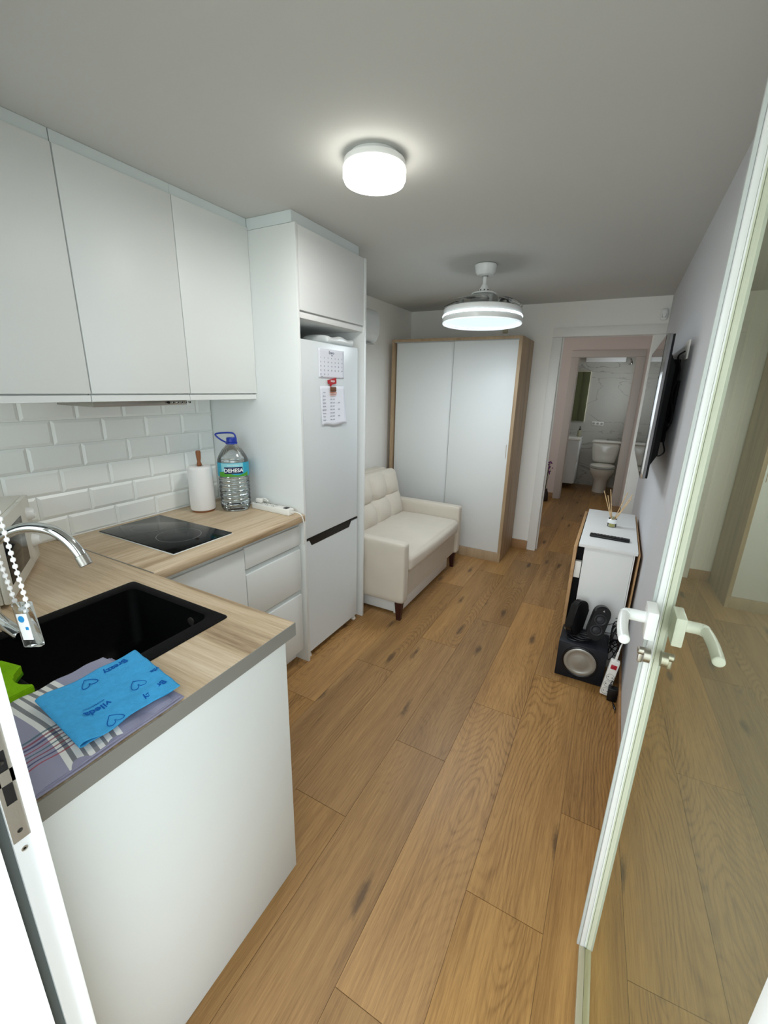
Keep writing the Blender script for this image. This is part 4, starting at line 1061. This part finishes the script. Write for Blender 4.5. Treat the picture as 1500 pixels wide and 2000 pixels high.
for zz in (1.108, 1.0):
    bm = bmesh.new(); lathe(bm, [(.0032, 0), (.0028, .0008), (.001, .0004)], (-.5996, (ys0+ys1)/2, zz), (1, 0, 0), 14); finish('screw', bm, SCREW, k)
bm = bmesh.new(); lathe(bm, [(.0036, 0), (.0036, .0008), (.0018, .0008), (.0016, 0)], (-.601, .1435, .968), (1, 0, 0), 16); finish('cover_cap', bm, STEEL, j)

# glazed leaf, hinge near the camera, swung open along the right wall
LFX, LY0, LY1, LZ0, LZ1 = .145, .31, 1.035, .012, 2.098
piv = Vector((LFX, LY1, 0)); RL = Matrix.Translation(piv) @ Matrix.Rotation(math.radians(1.6), 4, 'Z') @ Matrix.Translation(-piv)
t = thing('glass_door', 'open glazed entrance door with white edge profile and lever handles', 'door', (LFX, .6, 0))
def LB(name, m, *a, par=None, **k):
    bm = bmesh.new(); box(bm, *a, **k); bmesh.ops.transform(bm, matrix=RL, verts=bm.verts); return finish(name, bm, m, par or t)
LB('glass_pane', GLASS, LFX, LFX+.008, LY0, LY1-.012, LZ0+.02, LZ1-.015)
bm = bmesh.new()
box(bm, LFX-.014, LFX-.0035, LY1-.024, LY1, LZ0, LZ1, bev=.001); box(bm, LFX-.003, LFX+.0, LY1-.022, LY1, LZ0, LZ1); box(bm, LFX+.008, LFX+.040, LY1-.024, LY1, LZ0, LZ1, bev=.001); box(bm, LFX+.0405, LFX+.045, LY1-.032, LY1, LZ0, LZ1, bev=.001); box(bm, LFX, LFX+.008, LY1-.011, LY1, LZ0, LZ1)
bmesh.ops.transform(bm, matrix=RL, verts=bm.verts); finish('edge_profile', bm, PVC, t)
LB('seal_lip', PVC2, LFX-.021, LFX-.0145, LY1-.012, LY1-.004, LZ0, LZ1)
LB('rubber_seal', GASK, LFX+.0455, LFX+.0505, LY1-.030, LY1-.01, LZ0, LZ1)
bm = bmesh.new()
box(bm, LFX-.016, LFX, LY0, LY1-.0245, LZ0, LZ0+.02, bev=.001); box(bm, LFX+.008, LFX+.016, LY0, LY1-.0245, LZ0, LZ0+.02, bev=.001)
bmesh.ops.transform(bm, matrix=RL, verts=bm.verts); finish('bottom_seal', bm, mat('beige_seal', 'bdb59a', .3), t)
LB('top_profile', PVC, LFX-.014, LFX+.016, LY0, LY1-.0245, LZ1-.018, LZ1, bev=.001)
LB('hinge_stile', PVC, LFX-.012, LFX+.026, LY0-.045, LY0-.0005, LZ0, LZ1, bev=.002)
hz = 1.10
for s, nm in ((-1, 'inner'), (1, 'outer')):
    x0 = LFX if s < 0 else LFX+.030
    ks = 1 if s < 0 else .72
    def X(a): return x0+s*a*(ks if a > .03 else 1)
    x0 = LFX-.010 if s < 0 else LFX-.003
    pa = .004 if s < 0 else .0115
    bm = bmesh.new(); box(bm, min(X(pa), X(.024)), max(X(pa), X(.024)), .948, 1.008, hz-.034, hz+.030, bev=.003, seg=2); bmesh.ops.transform(bm, matrix=RL, verts=bm.verts)
    hb = finish('handle_plate', bm, PVC, t)
    bm = bmesh.new(); pth = smooth_path([(X(.022), .985, hz), (X(.052), .985, hz), (X(.060), .981, hz), (X(.064), .968, hz), (X(.067), .93, hz-.002), (X(.067), .90, hz-.004), (X(.066), .880, hz-.004), (X(.065), .872, hz-.004)], 5)
    nP = len(pth); tube(bm, pth, [.0125 if i < 12 else .0105 for i in range(nP-2)]+[.0095, .006], 14); bmesh.ops.transform(bm, matrix=RL, verts=bm.verts)
    finish('lever', bm, PVC, hb, ang=60)
    bm = bmesh.new(); c0 = 0 if s < 0 else .0115; lathe(bm, [(.016, c0), (.016, .0125), (.012, .013)], (X(.0), .985, hz-.088), (s, 0, 0), 24); lathe(bm, [(.0085, .012), (.0085, .022), (.007, .024)], (X(0), .985, hz-.080), (s, 0, 0), 18)
    box(bm, min(X(.012), X(.022)), max(X(.012), X(.022)), .981, .989, hz-.108, hz-.084, bev=.003); bmesh.ops.transform(bm, matrix=RL, verts=bm.verts)
    finish('lock_cylinder', bm, STEEL, t)

# ---------------- bead chain of the blind ----------------
t = thing('roller_blind', 'window roller blind with white bead chain and clear tensioner hanging over the sink', 'blind', (-1.35, .2, 2.06))
bm = bmesh.new(); tube(bm, [(-1.93, .205, 2.10), (-.70, .205, 2.10)], .026, 20); finish('blind_roll', bm, mat('blind_fabric', 'd9d3bf', .8), t)
finish('end_bracket', B(-.70, -.664, .1665, .235, 2.06, 2.135, bev=.003), PVC, t)
bm = bmesh.new()
def bead_run(p0, p1, step=.0084):
    p0, p1 = Vector(p0), Vector(p1); n = int((p1-p0).length/step)
    for i in range(n+1):
        p = p0.lerp(p1, i/max(n, 1)); r = .0031
        lathe(bm, [(r*.3, -r), (r*.85, -r*.6), (r, 0), (r*.85, r*.6), (r*.3, r)], p, n=8)
    tube(bm, [p0, p1], .0007, 5)
TB = Vector((-.632, .212, 1.262))
bead_run((-.690, .214, 2.05), (-.676, .213, 1.60)); bead_run((-.676, .213, 1.60), (-.620, .212, 1.286))
bead_run((-.696, .210, 2.05), (-.698, .211, 1.44)); bead_run((-.698, .211, 1.44), (-.655, .212, 1.283)); bead_run((-.655, .212, 1.283), (-.642, .212, 1.274)); bead_run((-.620, .212, 1.286), (-.628, .212, 1.276)); bead_run((-.628, .212, 1.276), (-.642, .212, 1.274))
finish('bead_chain', bm, BEAD, t, ang=60)
bm = bmesh.new(); Rt = Matrix.Translation((-.632, .212, 1.258)) @ Matrix.Rotation(-.15, 4, 'Y') @ Matrix.Rotation(.35, 4, 'Z')
box(bm, -.013, .013, -.004, .004, -.034, .028, bev=.002, rot=Rt); ten = finish('chain_tensioner', bm, clearish('tensioner_plastic', (.9, .93, .93), (1, 1, 1), 1.3, .02, 0), t)
bm = bmesh.new(); box(bm, -.0075, .0075, -.0052, -.0042, -.022, .014, rot=Rt); finish('sticker', bm, WHT, ten)
bm = bmesh.new(); lathe(bm, [(.0045, 0), (.0045, .0004)], Rt @ Vector((-.001, -.0053, .007)), Rt.to_3x3() @ Vector((0, -1, 0)), 14); box(bm, .002, .006, -.0058, -.0053, -.008, -.004, rot=Rt); finish('sticker_marks', bm, mat('sticker_blue', '1f8fd0', .5), ten)

# ---------------- corridor and bathroom ----------------
t = thing('flower_vase', 'purple artificial flowers at the left end of the corridor', 'flowers', (-.77, 6.5, 0))
bm = bmesh.new(); lathe(bm, [(.05, 0), (.055, .02), (.045, .12), (.03, .16), (.032, .18)], (-.80, 6.5, .001), n=24); finish('vase', bm, mat('dark_vase', '3a2f2b', .3), t)
random.seed(9); bm = bmesh.new(); bp = bmesh.new()
for k in range(9):
    a = random.random()*6.28; r = .03+.10*random.random(); h = .30+.30*random.random()
    e = Vector((-.80+r*math.cos(a)*.9, 6.5+r*math.sin(a)*.6, h)); tube(bm, smooth_path([(-.80, 6.5, .15), (-.80+.3*(e.x+.80), 6.5+.3*(e.y-6.5), .15+.5*(h-.15)), e], 4), .0025, 5)
    for q in range(6):
        c = e+Vector((random.uniform(-.02, .02), random.uniform(-.02, .02), random.uniform(-.09, .01))); lathe(bp, [(.002, -.008), (.011, 0), (.004, .009)], c, (random.uniform(-1, 1), random.uniform(-1, 1), .6), 6)
finish('stems', bm, STEMM, t); finish('petals', bp, PURP, t)['kind'] = 'stuff'
# toilet
t = thing('toilet', 'white close coupled toilet at the back of the bathroom', 'toilet', (-.14, 7.75, 0))
tx = -.125
def oval(bm, cx, cy, rx, ry, z, n=36, back=None):
    out = []
    for i in range(n):
        a = 2*PI*i/n; y = cy+ry*math.sin(a)
        if back is not None: y = min(y, back)
        out.append(bm.verts.new((cx+rx*math.cos(a), y, z)))
    return out
def loft(bm, rings, cap0=True, cap1=True):
    for p, q in zip(rings, rings[1:]):
        for i in range(len(p)): bm.faces.new((p[i], p[(i+1) % len(p)], q[(i+1) % len(q)], q[i]))
    if cap0: bm.faces.new(rings[0][::-1])
    if cap1: bm.faces.new(rings[-1])
bm = bmesh.new(); loft(bm, [oval(bm, tx, 7.66, .105, .15, 0), oval(bm, tx, 7.66, .10, .145, .06), oval(bm, tx, 7.64, .105, .15, .20), oval(bm, tx, 7.62, .14, .18, .27), oval(bm, tx, 7.60, .175, .22, .34), oval(bm, tx, 7.60, .18, .225, .395), oval(bm, tx, 7.60, .165, .21, .40)]); finish('bowl', bm, CERAM, t, ang=60)
bm = bmesh.new(); loft(bm, [oval(bm, tx, 7.60, .180, .225, .402), oval(bm, tx, 7.60, .186, .23, .408), oval(bm, tx, 7.60, .186, .23, .418), oval(bm, tx, 7.60, .180, .225, .422)]); finish('seat', bm, PVC2, t, ang=60)
bm = bmesh.new(); loft(bm, [oval(bm, tx, 7.60, .178, .222, .424), oval(bm, tx, 7.60, .182, .226, .428), oval(bm, tx, 7.60, .178, .222, .440), oval(bm, tx, 7.60, .12, .16, .447)]); finish('lid', bm, CERAM, t, ang=60)
bm = bmesh.new(); softbox(bm, (tx, 7.905, .605), (.185, .085, .165), .045, (.006, .012, 0), 16, lambda p, q: Vector((p.x*(1+.12*(p.z/.165)), p.y, p.z))); finish('cistern', bm, CERAM, t, ang=70)
bm = bmesh.new(); softbox(bm, (tx, 7.905, .782), (.212, .095, .018), .016, (0, 0, .006), 12); finish('cistern_lid', bm, CERAM, t, ang=70)
bm = bmesh.new(); lathe(bm, [(.022, .802), (.022, .815), (.016, .819)], (tx, 7.89, 0), n=24); finish('flush_button', bm, CHROME, t)
bm = bmesh.new(); softbox(bm, (tx, 7.80, .36), (.10, .13, .07), .03, n=8); finish('bracket', bm, CERAM, t, ang=70)
bm = bmesh.new(); lathe(bm, [(.02, 0), (.02, .012), (.010, .014), (.010, .045), (.016, .046), (.016, .06)], (.09, 8.079, .23), (0, -1, 0), 16)
tag(finish('stop_valve', bm, CHROME), 'chrome stop valve on the bathroom wall beside the toilet', 'valve')
# vanity
t = thing('vanity_unit', 'white hanging vanity unit with two drawers left of the toilet', 'vanity', (-.72, 7.8, .10))
finish('body', B(-.95, -.528, 7.55, 8.079, .095, .80), LACQ2, t)
for z0, z1 in ((.10, .44), (.447, .795)): finish('drawer', B(-.527, -.510, 7.555, 8.075, z0, z1, bev=.001), LACQ2, t)
finish('basin_top', B(-.96, -.497, 7.54, 8.079, .801, .835, bev=.006), CERAM, t)
t = thing('soap_dispenser', 'clear soap dispenser with black pump on the vanity', 'soap dispenser', (-.575, 7.9, .835))
bm = bmesh.new(); lathe(bm, [(.028, .8355), (.031, .84), (.031, .925), (.026, .94), (.012, .945)], (-.555, 7.90, 0), n=24); finish('bottle', bm, mat('amber_soap', 'a7a58c', .15), t)
bm = bmesh.new(); lathe(bm, [(.014, .945), (.014, .965), (.005, .966), (.005, .99), (.012, .992), (.012, 1.0)], (-.555, 7.90, 0), n=16); tube(bm, [(-.555, 7.90, .997), (-.555, 7.85, .992)], .005, 8); finish('pump', bm, BLK, t)
t = thing('bathroom_mirror', 'tall mirror with pale lit frame on the bathroom left side', 'mirror', (-.68, 7.95, 1.12))
bm = bmesh.new(); box(bm, -.735, -.525, 8.045, 8.078, 1.08, 1.875); finish('mirror_glass', bm, mat('mirror_green', '788062', .08, metal=.9), t)
bm = bmesh.new(); box(bm, -.742, -.735, 8.04, 8.079, 1.075, 1.88); box(bm, -.525, -.515, 8.04, 8.079, 1.075, 1.88); box(bm, -.735, -.525, 8.04, 8.079, 1.875, 1.882); finish('mirror_frame', bm, mat('mirror_edge', 'f0ead2', .2, metal=.3), t)
t = thing('switch_plate', 'white triple switch plate on the marble above the toilet', 'switch', (-.30, 8.07, 1.02))
finish('face_plate', B(-.40, -.22, 8.070, 8.0795, 1.02, 1.085, bev=.002), SKTW, t)
bm = bmesh.new()
for k in range(3): lathe(bm, [(.019, 0), (.017, .003)], (-.37+.06*k, 8.070, 1.052), (0, -1, 0), 16)
finish('socket_ring', bm, GREYP, t)
tag(finish('shower_rail_box', B(-.62, -.05, 7.98, 8.079, 2.02, 2.14, bev=.004), LACQ2), 'pale box along the top of the bathroom back wall', 'ceiling box')
t = thing('hand_shower', 'small chrome shower head high in the bathroom corner', 'shower head', (.02, 8.0, 1.98))
bm = bmesh.new(); tube(bm, smooth_path([(.02, 8.079, 2.06), (.02, 8.03, 2.07), (.02, 7.99, 2.05)], 5), .011, 12); finish('arm', bm, CHROME, t)
bm = bmesh.new(); lathe(bm, [(.012, .0), (.028, -.03), (.034, -.07), (.030, -.075)], (.02, 7.985, 2.05), (0, .3, 1), 24); finish('spray_head', bm, CHROME, t)
bm = bmesh.new()
for z in (.56, .40): tube(bm, [(.10, 8.079, z), (.10, 8.0, z), (.24, 8.0, z)], .005, 8)
tag(finish('paper_holder', bm, CHROME), 'thin chrome rail on the wall right of the toilet', 'rail')
